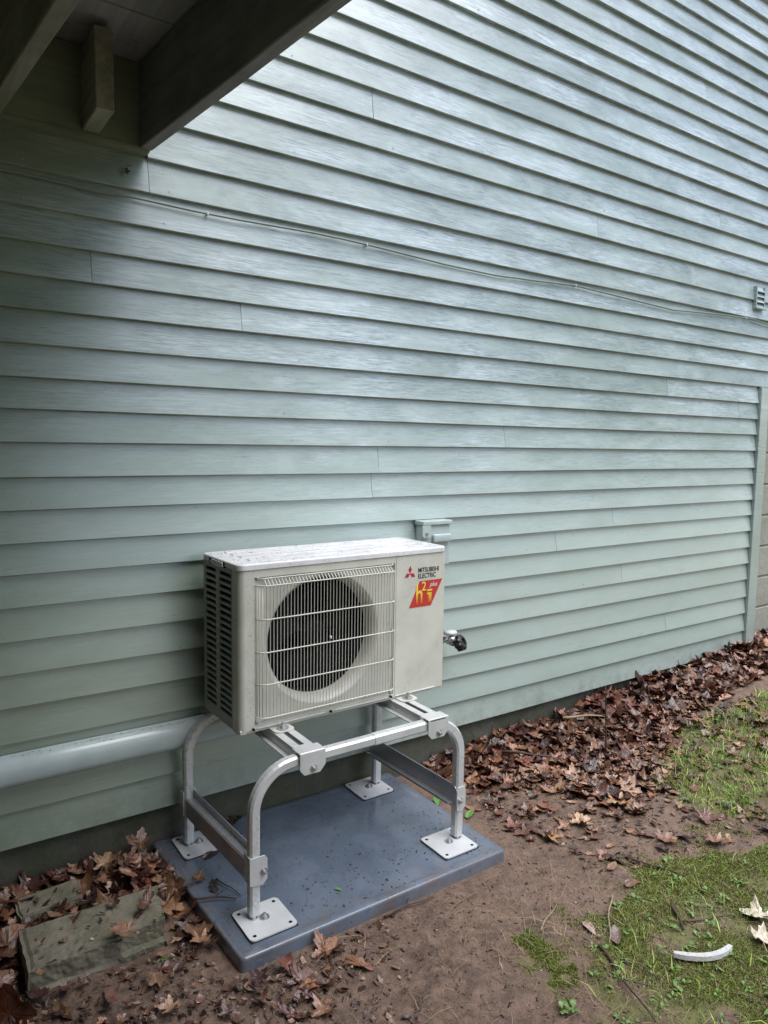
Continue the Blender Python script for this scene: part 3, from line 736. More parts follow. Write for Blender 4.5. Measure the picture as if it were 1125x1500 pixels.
# rain drops
def drops(name, pts, parent, mat='drop'):
    V = []; Fc = []
    for (p, n_, r) in pts:
        n_ = Vector(n_); a = n_.orthogonal().normalized(); b_ = n_.cross(a); base = len(V); K = 7
        for ring, (q, h) in enumerate(((1., 0.), (.72, .38))):
            for k in range(K):
                w = 2*PI*k/K; V.append(Vector(p)+a*r*q*math.cos(w)+b_*r*q*math.sin(w)+n_*r*h)
        V.append(Vector(p)+n_*r*.52)
        for k in range(K):
            Fc.append((base+k, base+(k+1) % K, base+K+(k+1) % K, base+K+k)); Fc.append((base+K+k, base+K+(k+1) % K, base+2*K))
    return tag(raw(name, V, Fc, M[mat], parent, True), kind='stuff')
dp = []
for _ in range(1000):
    x, y = random.uniform(.0, W-.006), random.uniform(.0, D-.004)
    if random.random() < (x/W)*.45: continue
    zt = H+.0015 if (.06 < x < W-.05 and any(a < y < b for a, b in ((.051, .077), (.113, .139), (.175, .201), (.233, .251)))) else H-.0012
    dp.append(((x, y, zt), (0, 0, 1), random.choice((.0012, .0016, .002, .0028, .0036))))
drops('water_drops', dp, unit)
dp = []
for _ in range(230): dp.append(((random.uniform(.024, .049), -.0003, random.uniform(.01, HT)), (0, -1, 0), random.uniform(.0006, .0014)))
for _ in range(60): dp.append(((random.uniform(.59, .79), -.0003, random.choice((random.uniform(.40, .50), random.uniform(.01, .5)))), (0, -1, 0), random.uniform(.0006, .0014)))
for _ in range(60): dp.append(((random.uniform(.03, .79), -.0045, random.uniform(HT+.003, H-.007)), (0, -1, 0), random.uniform(.0009, .0018)))
drops('front_drops', dp, unit)
dp = [((random.uniform(-.25, .25), random.uniform(-.537, -.512), BZ+HB+.0004), (0, 0, 1), random.uniform(.0008, .002)) for _ in range(70)]
dp += [((LEG['FL'][0]+random.uniform(-.012, .012), LEG['FL'][1]-HB-.0002, random.uniform(-.09, .19)), (0, -1, 0), random.uniform(.0008, .0018)) for _ in range(60)]
dp += [((LEG['FL'][0]-HB-.0002, LEG['FL'][1]+random.uniform(-.01, .01), random.uniform(.08, .19)), (-1, 0, 0), random.uniform(.0008, .002)) for _ in range(25)]
dp += [((LEG['FR'][0]+random.uniform(-.012, .012), LEG['FR'][1]-HB-.0015, random.uniform(-.09, .19)), (0, -1, 0), random.uniform(.0008, .0016)) for _ in range(40)]
drops('water_drops', dp, stand)
dp = [((random.uniform(-1.0, -.3), -.030+random.uniform(-.012, .012), .2925), (0, -.25, .97), random.uniform(.001, .0026)) for _ in range(120)]
drops('water_drops', dp, lc)

# ------------------------------------------------------------------ broken concrete pieces at lower left
def slab(label, x0, y0, x1, y1, zb, zt, rot, seed, ledge=True):
    bm = bmesh.new(); bmesh.ops.create_grid(bm, x_segments=2, y_segments=2, size=1)
    bm.clear(); box_bm((0, 0, 0), (1, 1, 1), 0, 1, bm)
    bmesh.ops.subdivide_edges(bm, edges=bm.edges[:], cuts=44, use_grid_fill=True)
    L_, W_, H_ = x1-x0, y1-y0, zt-zb
    for v in bm.verts:
        x, y, z = v.co.x*L_, v.co.y*W_, v.co.z*H_
        e = noise.noise(Vector((x*9+seed, z*4, 1)))*.008+noise.noise(Vector((x*31+seed, z*22, 3)))*.006+noise.noise(Vector((x*80+seed, z*70, 3)))*.004
        front = max(0, 1-v.co.y*5); right = max(0, (v.co.x-.93)/.07)
        if ledge and v.co.y < .25:      # lower part steps out, top edge broken away
            step = .030 if v.co.z < .45 else (.012 if v.co.z < .72 and v.co.x < .55 else 0.)
            if v.co.x > .60: step *= .4
            y -= step*front; y += (.018 if v.co.z > .75 and v.co.x > .62 else 0)*front
        y += e*front; x -= right*.03*(v.co.z > .6)*(1-v.co.y); x += noise.noise(Vector((y*20, z*20, seed)))*.006
        top = v.co.z > .98
        z += noise.noise(Vector((x*7+seed, y*7, 8)))*.007*v.co.z+noise.noise(Vector((x*40, y*40, seed)))*.0016+noise.noise(Vector((x*95, y*95, seed)))*.0015
        c = min(v.co.x, 1-v.co.x, v.co.y, 1-v.co.y)
        if top and c < .03: z -= .006
        v.co = (x, y, z)
    me = bm_mesh('concrete_slab', bm); o = link('concrete_slab', me, M['slab'], smooth=True)
    me.polygons.foreach_set('use_smooth', [False]*len(me.polygons))
    o.location = (x0, y0, zb); o.rotation_euler = (0, 0, rot); return tag(o, label, 'concrete block')
slab('long mossy broken concrete slab with stepped front edge lying left of the pad', -.945, -.455, -.575, -.275, -.30, -.085, .0, 3)
slab('smaller mossy concrete block half buried in leaves close to the wall', -.925, -.175, -.745, -.075, -.30, -.115, .05, 11, False)

# ------------------------------------------------------------------ unseen trees added to block sky light
def tree(x, y, h, r, seed, lab):
    rs = np.random.default_rng(seed); t = thing('maple_tree', lab, 'tree', (x, y, 0))
    z0 = gz0(x, y)
    tube('trunk', [(0, 0, z0-.3), (.05, 0, h*.25), (-.05, .08, h*.5), (.05, 0, h*.8)], .2, M['twig'], t, 10, rad=[.24, .19, .14, .06])
    for k in range(7):
        a = k*2.4+seed; b = h*(.28+.07*k); tube('limb', [(0, 0, b), (math.cos(a)*r*.4, math.sin(a)*r*.4, b+.8), (math.cos(a)*r*.8, math.sin(a)*r*.8, b+1.2)], .05, M['twig'], t, 6, rad=[.07, .045, .015])
    n = 5200; c = rs.normal(0, 1, (70, 3)); c /= np.linalg.norm(c, axis=1)[:, None]; c *= rs.uniform(.35, 1, (70, 1))**.5
    P = c[rs.integers(0, 70, n)]*np.array((r*.85, r*.85, h*.36))+np.array((0, 0, h*.62))+rs.normal(0, .30, (n, 3))
    q = rs.normal(0, 1, (n, 3)); q /= np.linalg.norm(q, axis=1)[:, None]; w = np.cross(q, rs.normal(0, 1, (n, 3))); w /= np.linalg.norm(w, axis=1)[:, None]
    s = rs.uniform(.07, .15, (n, 1)); V = np.stack([P-q*s, P+w*s*.6, P+q*s, P-w*s*.6], 1).reshape(-1, 3); i = np.arange(n)[:, None]*4+np.arange(4)
    C = np.array((.05, .10, .025))*rs.uniform(.6, 1.5, (n, 1)); o = mesh_np('crown', V, i, np.repeat(C, 4, 0), M['green']); o.parent = t
def gz0(x, y): return float(gbase(np.array(x), np.array(y)))
# ------------------------------------------------------------------ leaves
def outline(kind, n=26):
    pts = []
    for k in range(n):
        a = 2*PI*k/n
        if kind == 0:      # maple: five pointed lobes
            lob = abs(math.cos(a*2.5)); r = .58+.42*lob**1.3
            r *= 1-.22*(1-math.cos(a))/2*1.0; r *= 1+.13*math.cos(15*a+1)
            if math.cos(a) < -.95: r = .22
            pts.append((r*math.cos(a), r*math.sin(a)*.95))
        elif kind == 1:    # oak: long with rounded side lobes
            x = math.cos(a); w = .34+.14*math.cos(x*11); w *= (1-.45*max(0, -x)**1)
            pts.append((x, math.sin(a)*w))
        elif kind == 2:    # beech oval
            x = math.cos(a); pts.append((x, math.sin(a)*.42*(1+.05*math.cos(19*a))))
        else:              # broken piece
            r = .55+.35*math.sin(a*3+1)*math.cos(a*2); pts.append((r*math.cos(a), .8*r*math.sin(a)))
    return pts
def leaf_geo(kind, seed, curl=1.):
    rs = random.Random(seed); o = outline(kind, (40, 30, 18, 14)[kind]); n = len(o)
    rs_ = [rs.uniform(.9, 1.08) for _ in range(n)]
    ph, c1, c2, c3 = rs.uniform(0, 6.28), rs.uniform(.15, .9)*curl, rs.uniform(-.35, .5)*curl, rs.uniform(.08, .35)*curl
    def h(x, y): r2 = x*x+y*y; return c1*y*y+c2*x*x+c3*r2*math.cos(2*math.atan2(y, x)+ph)+.10*curl*math.sin(6*x+ph)*y+.05*curl*math.sin(9*y+3*ph)
    V = [(0, 0, 0)]
    for q in (.5, 1.):
        for k, (x, y) in enumerate(o):
            x, y = x*q*rs_[k], y*q*rs_[k]; V.append((x, y, h(x, y)))
    Fc = [(0, 1+k, 1+(k+1) % n) for k in range(n)]
    for k in range(n):
        a, b = 1+k, 1+(k+1) % n; Fc += [(a, a+n, b+n), (a, b+n, b)]
    return np.array(V), np.array(Fc)
GEO = [leaf_geo(k, 100*k+s, 1.) for k in (0, 0, 1, 2, 3) for s in range(5)]
GEO = GEO[:25]
PAL = [(.065, .036, .03), (.11, .06, .045), (.24, .15, .10), (.33, .22, .15), (.17, .085, .05), (.26, .13, .07), (.10, .042, .032), (.30, .165, .11), (.058, .028, .026), (.20, .085, .06), (.13, .07, .055), (.22, .14, .09), (.08, .05, .042), (.36, .22, .14), (.15, .06, .045)]
def set_col(me, cols):
    a = me.attributes.new('col', 'FLOAT_COLOR', 'POINT'); c = np.concatenate([cols, np.ones((len(cols), 1))], 1).astype('f'); a.data.foreach_set('color', c.ravel())
def mesh_np(name, V, Fc, cols, mat, label=None, kind='stuff', smooth=False):
    me = bpy.data.meshes.new(name); nv, nf = len(V), len(Fc); k = Fc.shape[1]
    me.vertices.add(nv); me.vertices.foreach_set('co', V.astype('f').ravel()); me.loops.add(nf*k); me.loops.foreach_set('vertex_index', Fc.astype('i').ravel())
    me.polygons.add(nf); me.polygons.foreach_set('loop_start', (np.arange(nf)*k).astype('i')); me.polygons.foreach_set('loop_total', np.full(nf, k, 'i')); me.update()
    set_col(me, cols); o = link(name, me, mat, smooth=smooth); return o
def rotm(t, ax, rz):
    return (Matrix.Rotation(rz, 3, 'Z') @ Matrix.Rotation(t, 3, Vector((math.cos(ax), math.sin(ax), 0))) @ Matrix.Rotation(random.uniform(0, 6.28), 3, 'Z'))
LITTER = [(.58, .0), (.62, -.10), (.72, -.24), (.85, -.34), (.92, -.46), (1.03, -.58), (1.15, -.74), (1.38, -.70), (1.55, -.52), (1.9, -.38), (2.4, -.33), (3.2, -.36), (4.6, -.30), (4.6, .09), (3.2, .09), (3.2, -.0), (.6, .018)]
SPARSE = [(.56, -.2), (.60, -.60), (.66, -.92), (.95, -1.0), (1.3, -1.12), (1.9, -1.1), (2.6, -.6), (2.2, -.3), (1.0, -.3)]
LEFT = [(-1.5, .018), (-.52, .018), (-.485, -.30), (-.47, -.62), (-.30, -.69), (-.20, -.74), (-.30, -.90), (-.8, -.95), (-1.5, -.9)]
def sample(P, n, f=None):
    xs = [p[0] for p in P]; ys = [p[1] for p in P]; out = []
    while len(out) < n:
        x, y = random.uniform(min(xs), max(xs)), random.uniform(min(ys), max(ys))
        if inpoly(np.array(x), np.array(y), P) and (f is None or f(x, y)): out.append((x, y))
    return out
def onslab(x, y):
    if -.95 < x < -.56 and -.49 < y < -.27: return -.085
    if -.93 < x < -.74 and -.18 < y < -.07: return -.115
    return None
plist = []
def pile(x, y):    # height of the drift against the wall
    return .045*math.exp(-abs(y)/.14)*min(1, max(0, (x-.55)/.25))+.008
for x, y in sample(LITTER, 3700, lambda x, y: float(vnoise(np.array(x*5.), np.array(y*7.))) > random.uniform(-.2, .55)*(.4 if y > -.15 else 1)): plist.append((x, y, random.uniform(0, pile(x, y)), 1.))
for x, y in sample(SPARSE, 620, lambda x, y: random.random() < .8*math.exp(-max(0, -y-.45)*2.6)): plist.append((x, y, random.uniform(0, .006), .35))
for x, y in sample(LEFT, 620, lambda x, y: (onslab(x, y) is None or random.random() < .03) and (y > -.46 or random.random() < .20)): 
    s_ = onslab(x, y); plist.append((x, y, (.0 if s_ is None else s_-float(gbase(x, y)))+random.uniform(0, .045 if y > -.3 else .02), .8))
heap = [(random.gauss(-.60, .055), random.gauss(-.17, .06)) for _ in range(240)]
for x, y in heap:
    if y < .01 and x < -.515: plist.append((x, y, random.uniform(.01, .095)*math.exp(-((x+.60)/.1)**2-((y+.17)/.12)**2)+.01, 1.))
VV = []; FF = []; CC = []; nb = 0; singles = []
zz = ground(np.array([p[0] for p in plist]), np.array([p[1] for p in plist]))
dist = [math.hypot(p[0]-CAM.x, p[1]-CAM.y) for p in plist]
for (x, y, dz, tilt), z0, d in zip(plist, zz, dist):
    gi = random.randrange(len(GEO)); V, Fc = GEO[gi]
    size = random.choice((.012, .018, .025, .034, .044, .055)); size *= 1.15 if x > 1.6 else 1.
    if tilt < .5: size *= .8
    if x < -.2 and y < -.5: size *= .72
    if abs(x) < .60 and y > -.70 and not (x < -.50) : continue
    R3 = rotm(random.gauss(0, .38)*tilt, random.uniform(0, 6.28), random.uniform(0, 6.28))
    c = np.array(random.choice(PAL))*random.uniform(.55, 1.25)*np.array((1.08, .92, .82))
    if x > .5 and dz > .02 and len(singles) < 130 and random.random() < .10 and -.75 < y: singles.append((gi, x, y, z0+dz+.008, size*1.1, R3, c)); continue
    P = (V*size) @ np.array(R3).T+np.array([x, y, z0+dz+.004])
    P[:, 1] = np.minimum(P[:, 1], .094 if x > 3.2 else .018)
    VV.append(P); FF.append(Fc+nb); nb += len(V); CC.append(np.repeat(c[None], len(V), 0))
tag(mesh_np('leaf_litter', np.concatenate(VV), np.concatenate(FF), np.concatenate(CC), M['leaf']),
    'wet brown fallen leaves drifted against the wall and round the broken concrete', 'leaf litter', kind='stuff')
def leaf_obj(gi, x, y, z, size, R3, c, label, group=None, mat='leaf', name='fallen_leaf', stalk=True):
    V, Fc = GEO[gi]; me = bpy.data.meshes.new('leaf'); V2 = V*size
    if stalk:
        k = len(V2); V2 = np.concatenate([V2, np.array([(-.2, .02, 0), (-.2, -.02, 0), (-1.5, .012, .12), (-1.5, -.012, .12)])*size]); Fl = [tuple(f) for f in Fc]+[(k, k+1, k+3, k+2)]
    else: Fl = [tuple(f) for f in Fc]
    me.from_pydata([tuple(v) for v in V2], [], Fl); me.update(); set_col(me, np.repeat(np.array(c)[None], len(V2), 0))
    o = link(name, me, M[mat]); o.matrix_world = Matrix.Translation((x, y, z)) @ Matrix(R3).to_4x4()
    return tag(o, label, 'leaf', group)
KIN = ['star shaped', 'lobed', 'long oak', 'oval', 'broken']
def leaf_label(q):
    gi, x, y, z, size, R3, c = q; b = sum(c)
    col = 'reddish brown' if c[0] > 2.6*c[2] and b < .4 else ('blackish' if b < .13 else 'dark brown' if b < .24 else 'mid brown' if b < .38 else 'pale tan')
    sz = 'small' if size < .026 else 'large' if size > .048 else 'mid sized'
    nm = ['nearest the stand', 'past the stand leg', 'left of the upright stem', 'by the upright stem', 'beyond the upright stem', 'far along the wall', 'near the corner trim', 'past the corner trim'][min(7, int(max(0, x-.55)/.38) if x < 2.8 else 6+(x > 3.1))]
    bd = 'against the wall' if y > -.08 else 'close to the wall' if y > -.2 else 'mid drift' if y > -.36 else 'at the drift edge'
    st = 'standing on edge' if abs(R3[2][2]) < .72 else 'tilted' if abs(R3[2][2]) < .93 else 'lying flat'
    return f'{sz} {col} {KIN[gi//5]} leaf {st} {bd} {nm}'.replace('mid sized ', '').replace('lying flat', 'flat')
for s in singles: leaf_obj(*s, leaf_label(s), 'loose leaves on the drift by the wall')
def gz(x, y): return float(ground(np.array(x), np.array(y)))
def flatR(t=.12): return rotm(random.gauss(0, t), random.uniform(0, 6.28), random.uniform(0, 6.28))
SP = [(0, 1.05, -.67, .062, (.40, .22, .11), 'large orange brown star shaped leaf flat at the edge of the drift'),
      (1, .86, -.66, .050, (.42, .26, .14), 'tan lobed leaf on bare dirt between pad and green moss'),
      (2, .70, -.66, .046, (.40, .21, .10), 'orange tan ragged leaf on bare dirt nearest the pad corner'),
      (10, .93, -.46, .050, (.34, .18, .09), 'orange brown oak leaf on dirt just below the leaf drift'),
      (3, .92, -.34, .042, (.36, .21, .12), 'tan curled leaf at the drift edge behind the right stand leg'),
      (15, .69, -1.0, .036, (.17, .075, .045), 'small dark brown curled leaf alone on dirt above the moss'),
      (4, .85, -1.31, .050, (.60, .53, .40), 'pale cream star shaped leaf at the right edge of the moss'),
      (0, .76, -1.37, .044, (.58, .50, .38), 'pale cream leaf lower of two at the right edge of the moss'),
      (16, .42, -1.05, .030, (.42, .30, .24), 'pinkish tan leaf scrap beside the pale stalk on the moss'),
      (17, .45, -1.12, .036, (.20, .14, .12), 'grey brown oval leaf on the moss below the pale stalk'),
      (5, 1.20, -.92, .050, (.20, .10, .075), 'reddish brown leaf lying where moss meets the dirt strip'),
      (2, -.25, -.715, .050, (.30, .15, .085), 'rust brown maple leaf on dirt at the front edge of the pad'),
      (1, -.36, -.78, .050, (.19, .11, .09), 'wet dull brown maple leaf below the near corner of the pad'),
      (12, -.20, -.80, .046, (.26, .12, .07), 'reddish brown crumpled leaf in the dirt below the pad front edge')]
for gi, x, y, s, c, lab in SP: leaf_obj(gi, x, y, gz(x, y)+.010, s, flatR(), c, lab)
for gi, x, y, s, c, lab in [(11, -.418, -.325, .038, (.035, .028, .026), 'dark blackish oak leaf flat on the pad behind the front left leg'),
                            (3, -.447, -.262, .026, (.28, .14, .05), 'small amber brown leaf on the pad near the left foot plates'),
                            (16, -.365, -.165, .034, (.035, .022, .02), 'dark wet leaf beside the rear left foot plate'),
                            (4, -.22, .0, .040, (.05, .03, .022), 'dark crumpled leaves at the back edge of the pad under the brace')]:
    leaf_obj(gi, x, y, PZ+.007, s, flatR(.05), c, lab)
for gi, x, y, z, s, c, lab, rr in [(0, -.545, -.335, -.075, .045, (.17, .08, .04), 'upright curled brown leaf leaning on the left edge of the pad', 1.1),
                                   (1, -.68, -.10, -.075, .046, (.30, .18, .10), 'tan maple leaf on top of the heap by the wall left of the pad', .3),
                                   (2, -.56, -.05, -.075, .045, (.24, .13, .08), 'brown maple leaf propped against the foundation behind the heap', .8),
                                   (10, -.635, -.365, -.074, .046, (.13, .065, .04), 'brown curled leaf lying on the long concrete slab', .1),
                                   (0, -1.000, -.525, -.12, .085, (.15, .045, .022), 'big dark red brown leaf hanging upright at the lower left corner', 1.35),
                                   (3, -.90, -.565, -.15, .040, (.22, .12, .06), 'crumpled golden brown leaf in front of the long slab', .9)]:
    R3 = Matrix.Rotation(-.6, 3, 'Z') @ Matrix.Rotation(rr, 3, 'X') @ Matrix.Rotation(random.uniform(1.2, 1.9), 3, 'Z')
    leaf_obj(gi, x, y, z, s, R3, c, lab)
# green leaves
for x, y, s, z, lab in [(.565, -.375, .030, None, 'fresh green leaf on the dirt beside the front right stand leg'), (.515, -.235, .028, None, 'fresh green leaf at the right pad edge behind the brace'), (-.112, -.543, .013, PZ+.003, 'tiny bright green leaf scrap on the pad surface')]:
    leaf_obj(16, x, y, z or gz(x, y)+.014, s, flatR(.25), (.10, .24, .05), lab, mat='green')

# ------------------------------------------------------------------ twigs
def twig(x0, y0, x1, y1, r, lab, mat='twig', z0=None, z1=None, fork=True, cat='twig'):
    n = 9; za = z0 if z0 is not None else gz(x0, y0)+.008; zb = z1 if z1 is not None else gz(x1, y1)+.008
    L_ = math.hypot(x1-x0, y1-y0); px, py = -(y1-y0)/max(L_, .01), (x1-x0)/max(L_, .01)
    P = []; ph = random.uniform(0, 6)
    for k in range(n):
        f = k/(n-1); w = .035*L_*math.sin(f*5+ph)*math.sin(PI*f); P.append((x0+(x1-x0)*f+px*w, y0+(y1-y0)*f+py*w, za+(zb-za)*f+.05*L_*math.sin(PI*f)*.5))
    o = tube('twig', P, r, M[mat], rad=[r*(1-.55*k/(n-1)) for k in range(n)], n=6)
    if fork:
        q = Vector(P[4]); d = Vector((px, py, .1))*L_*.20+Vector((x1-x0, y1-y0, 0))*.16
        tube('side_shoot', [q, q+d*.5, q+d], r*.5, M[mat], o, 5)
    return tag(o, lab, cat)
twig(.38, -1.12, .29, -1.36, .0042, 'dark twig running down across the moss at the bottom of the frame')
twig(.79, -.90, .85, -1.08, .0036, 'thin dark twig on the dirt above the moss')
twig(1.42, -.51, 1.39, -.78, .0050, 'straight brown stick across the right end of the leaf drift', fork=False)
twig(1.40, -.08, 1.56, -.18, .0075, 'thick pale brown stick on the leaves close to the wall', 'paletwig', fork=False, z0=-.06, z1=-.05)
twig(.96, -.13, 1.11, -.28, .0060, 'brown stick on the near part of the leaf drift', 'twig', fork=False, z0=-.10, z1=-.105)
twig(1.33, -.39, 1.31, -.385, .0045, 'bare upright stem standing in the leaf drift before the wall', z0=-.14, z1=.20, fork=False, cat='stem')
twig(.93, -.10, .925, -.10, .0035, 'short upright stem in the leaf drift nearest the foundation', z0=-.15, z1=.03, fork=False, cat='stem')
twig(-.04, -.685, .135, -.690, .0040, 'forked brown twig lying along the front edge of the pad')
twig(.59, -1.0, .41, -1.13, .0032, 'pale dry stalk lying on the moss', 'paletwig')
twig(.64, -1.20, .82, -1.28, .0036, 'dark twig on the moss left of the pale leaves')
twig(.68, -1.14, .62, -1.22, .0060, 'dark wet bark scrap on the moss', fork=False)
twig(.30, -.98, .42, -.93, .0026, 'short pale straw on bare dirt', 'paletwig', fork=False)
twig(-.515, -.300, -.43, -.285, .0050, 'short dark twig overhanging the left edge of the pad', z0=-.105, z1=PZ+.008)
twig(-.50, -.365, -.385, -.425, .0042, 'thin dark twig on the pad behind the front left leg', z0=-.11, z1=PZ+.007)
twig(-.40, -.30, -.37, -.42, .0028, 'fine dark leaf stalk crossing the pad', z0=PZ+.006, z1=PZ+.005, fork=False)
# white curved strip lying on the moss
Pc = []; A_, B_, C_ = Vector((.508, -1.262)), Vector((.575, -1.345)), Vector((.664, -1.332))
V = []; Fc = []
N = 14
for k in range(N+1):
    f = k/N; p = A_*(1-f)**2+B_*2*f*(1-f)+C_*f*f; t = ((B_-A_)*(1-f)+(C_-B_)*f).normalized(); nn = Vector((-t.y, t.x)); z = .020+gz((A_.x+C_.x)/2, (A_.y+C_.y)/2)
    w = .0095*(1-.35*(abs(2*f-1))**6)
    V += [(p.x+nn.x*w, p.y+nn.y*w, z-.012), (p.x+nn.x*w*.8, p.y+nn.y*w*.8, z), (p.x-nn.x*w*.8, p.y-nn.y*w*.8, z), (p.x-nn.x*w, p.y-nn.y*w, z-.012)]
for k in range(N):
    for j in range(4): Fc.append((k*4+j, k*4+(j+1) % 4, k*4+4+(j+1) % 4, k*4+4+j))
Fc += [(3, 2, 1, 0), (N*4, N*4+1, N*4+2, N*4+3)]
tag(raw('curved_strip', V, Fc, M['strip'], smooth=False), 'white curved plastic strip lying on the moss at lower right', 'plastic scrap')

# ------------------------------------------------------------------ moss, grass, weeds, crumbs
def blades(name, pts, hmin, hmax, w, cols, lean, label, cat):
    n = len(pts); x, y = np.array(pts).T; z = ground(x, y)-.002
    h = rng.uniform(hmin, hmax, n); a = rng.uniform(0, 6.28, n); ln = rng.normal(0, lean, n)*h; b = rng.uniform(0, 6.28, n)
    ww = w*rng.uniform(.6, 1.3, n)
    dx, dy = np.cos(a)*ww, np.sin(a)*ww; lx, ly = np.cos(b)*ln, np.sin(b)*ln
    V = np.empty((n, 5, 3))
    V[:, 0] = np.stack([x-dx, y-dy, z], -1); V[:, 1] = np.stack([x+dx, y+dy, z], -1)
    V[:, 2] = np.stack([x-dx*.7+lx*.45, y-dy*.7+ly*.45, z+h*.6], -1); V[:, 3] = np.stack([x+dx*.7+lx*.45, y+dy*.7+ly*.45, z+h*.6], -1)
    V[:, 4] = np.stack([x+lx*1.3, y+ly*1.3, z+h*(1-.15*np.abs(ln/h))], -1)
    i = np.arange(n)[:, None]*5; Fc = np.concatenate([i+np.array([0, 1, 3]), i+np.array([0, 3, 2]), i+np.array([2, 3, 4])])
    c0 = np.array(cols[0]); c1 = np.array(cols[1]); f = rng.random((n, 1)); C = (c0*f+c1*(1-f))*rng.uniform(.7, 1.3, (n, 1))
    dry = rng.random(n) < .08; C[dry] = np.array((.22, .18, .08))
    o = mesh_np(name, V.reshape(-1, 3), Fc, np.repeat(C, 5, 0), M['green']); return tag(o, label, cat, kind='stuff')
def dense(P, n, thr, sc=14, off=0):
    out = []
    xs = np.array(P); lo, hi = xs.min(0), xs.max(0)
    while len(out) < n:
        q = rng.uniform(lo, hi, (20000, 2)); x = q[:, 0]+.10*(vnoise(q[:, 0]*9, q[:, 1]*9+60)-.5); y = q[:, 1]+.10*(vnoise(q[:, 0]*9+30, q[:, 1]*9)-.5)
        m = inpoly(x, y, P) & (vnoise(q[:, 0]*sc+off, q[:, 1]*sc) > thr+rng.uniform(-.15, .15, len(q))); out += [tuple(v) for v in q[m]]
    return out[:n]
MV = [(.78, -.95), (1.26, -1.12), (1.7, -1.3), (1.1, -1.75), (.3, -1.6), (.13, -1.34), (.19, -1.26), (.3, -1.13), (.45, -1.05), (.62, -1.02)]
blades('moss', dense(MV, 85000, .36, 9)+dense([(.35,-.98),(1.0,-.85),(1.6,-1.1),(1.3,-1.2),(.7,-1.2),(.05,-1.2)], 9000, .58, 17, 3)+dense(MOSS2, 4600, .40, 30), .003, .011, .0013, ((.080, .115, .014), (.20, .235, .032)), .8, 'low dark green moss carpet in the dirt at lower right', 'moss')
blades('grass', dense(GRASS, 17000, .22, 9, 5)+dense(MV, 520, .5, 20, 8), .015, .05, .0016, ((.20, .31, .045), (.34, .45, .08)), .75, 'thin bright yellow green grass beyond the leaf drift at right', 'grass')
blades('dry_straw', [p for p in sample(SPARSE, 350)]+sample(MV, 500)+sample([(-.3, -.68), (.5, -.68), (.7, -1.0), (0, -1.5), (-.7, -1.1)], 700)+sample([(.2, -.95), (.8, -.85), (.9, -1.2), (.2, -1.4)], 450), .008, .03, .0009, ((.30, .23, .13), (.20, .13, .08)), 2.6, 'scattered dry straw and pine needles on the dirt', 'straw')
# broad leaved weeds: small tufts of pointed leaves
def weeds(name, spots, label, cat, kind=None, leaves=(4, 7), size=(.008, .021), cols=((.075, .15, .03), (.15, .25, .055))):
    V = []; Fc = []; C = []
    for (x, y) in spots:
        z = gz(x, y); nl = random.randint(*leaves)
        for k in range(nl):
            a = random.uniform(0, 6.28); L_ = random.uniform(*size); w = L_*random.uniform(.16, .3); el = random.uniform(.1, .9); b = len(V)
            d = Vector((math.cos(a)*math.cos(el), math.sin(a)*math.cos(el), math.sin(el))); s_ = Vector((-math.sin(a), math.cos(a), 0)); o_ = Vector((x+random.gauss(0, .006), y+random.gauss(0, .006), z+random.uniform(0, .012)))
            for f, wq, dr in ((0, .15, 0), (.35, 1, .0), (.7, .8, -.12), (1, 0.05, -.35)):
                p = o_+d*L_*f+Vector((0, 0, dr*L_)); V += [p-s_*w*wq, p+s_*w*wq+Vector((0, 0, .0))]
            for j in range(3): Fc.append((b+2*j, b+2*j+1, b+2*j+3, b+2*j+2))
            t = random.random(); c = [cols[0][i]*t+cols[1][i]*(1-t) for i in range(3)]; C += [c]*8
    me = bpy.data.meshes.new(name); me.from_pydata([tuple(v) for v in V], [], Fc); me.update(); set_col(me, np.array(C))
    return tag(link(name, me, M['green']), label, cat, kind=kind)
weeds('ground_weeds', sample(GRASS[:3]+[(2.6, -.8), (1.5, -1.1), (1.2, -.8)], 190)+sample(MV, 170)+sample([(1.2, -.6), (2.3, -.35), (2.5, -.5), (1.3, -.8)], 60), 'low broad leaved green weeds among moss and grass', 'weeds', 'stuff')
weeds('seedling', [(2.80, -.09), (2.81, -.10)], 'small green seedling in the leaves at the base of the corner trim', 'seedling', None, (5, 6), (.05, .075))
weeds('seedling', [(-.635, -.505)], 'tiny green sprout in front of the broken concrete slab', 'seedling', None, (9, 11), (.012, .02))
weeds('weed_tuft', [(.57, -1.53), (.60, -1.52)], 'pointed bright green weed at the lower right corner', 'weed', None, (7, 8), (.04, .06))
weeds('weed_tuft', [(.15, -1.20), (.165, -1.21)], 'small green weed tuft at the lower edge of the moss patch', 'weed', None, (7, 8), (.02, .03))
def fragments(name, pts, label):
    V = []; Fc = []; C = []
    for x, y, dz in pts:
        if -.52 < x < .49 and y > -.68: continue
        L_ = random.choice((.002, .003, .004, .006, .009, .013)); w = L_*random.uniform(.2, .8); R3 = np.array(rotm(random.gauss(0, .5), random.uniform(0, 6.28), random.uniform(0, 6.28)))
        q = np.array([(-L_, -w*random.random(), 0), (-L_*.3, -w, .2*w), (L_, -w*.4, 0), (L_*.7, w, .4*w), (-L_*.2, w*.8, -.2*w), (-L_*.9, w*.4, .3*w)])
        z = gz(x, y)+dz+.003; s_ = onslab(x, y)
        if s_ is not None:
            if random.random() < .85: continue
            z = s_+.006
        b = len(V)*6; V.append(q @ R3.T+np.array((x, y, z))); Fc += [(b, b+1, b+5), (b+1, b+4, b+5), (b+1, b+2, b+4), (b+2, b+3, b+4)]; C += [np.array(random.choice(PAL))*random.uniform(.4, 1.1)]*6
    return tag(mesh_np(name, np.concatenate(V), np.array(Fc), np.array(C), M['leaf']), label, 'leaf litter', kind='stuff')
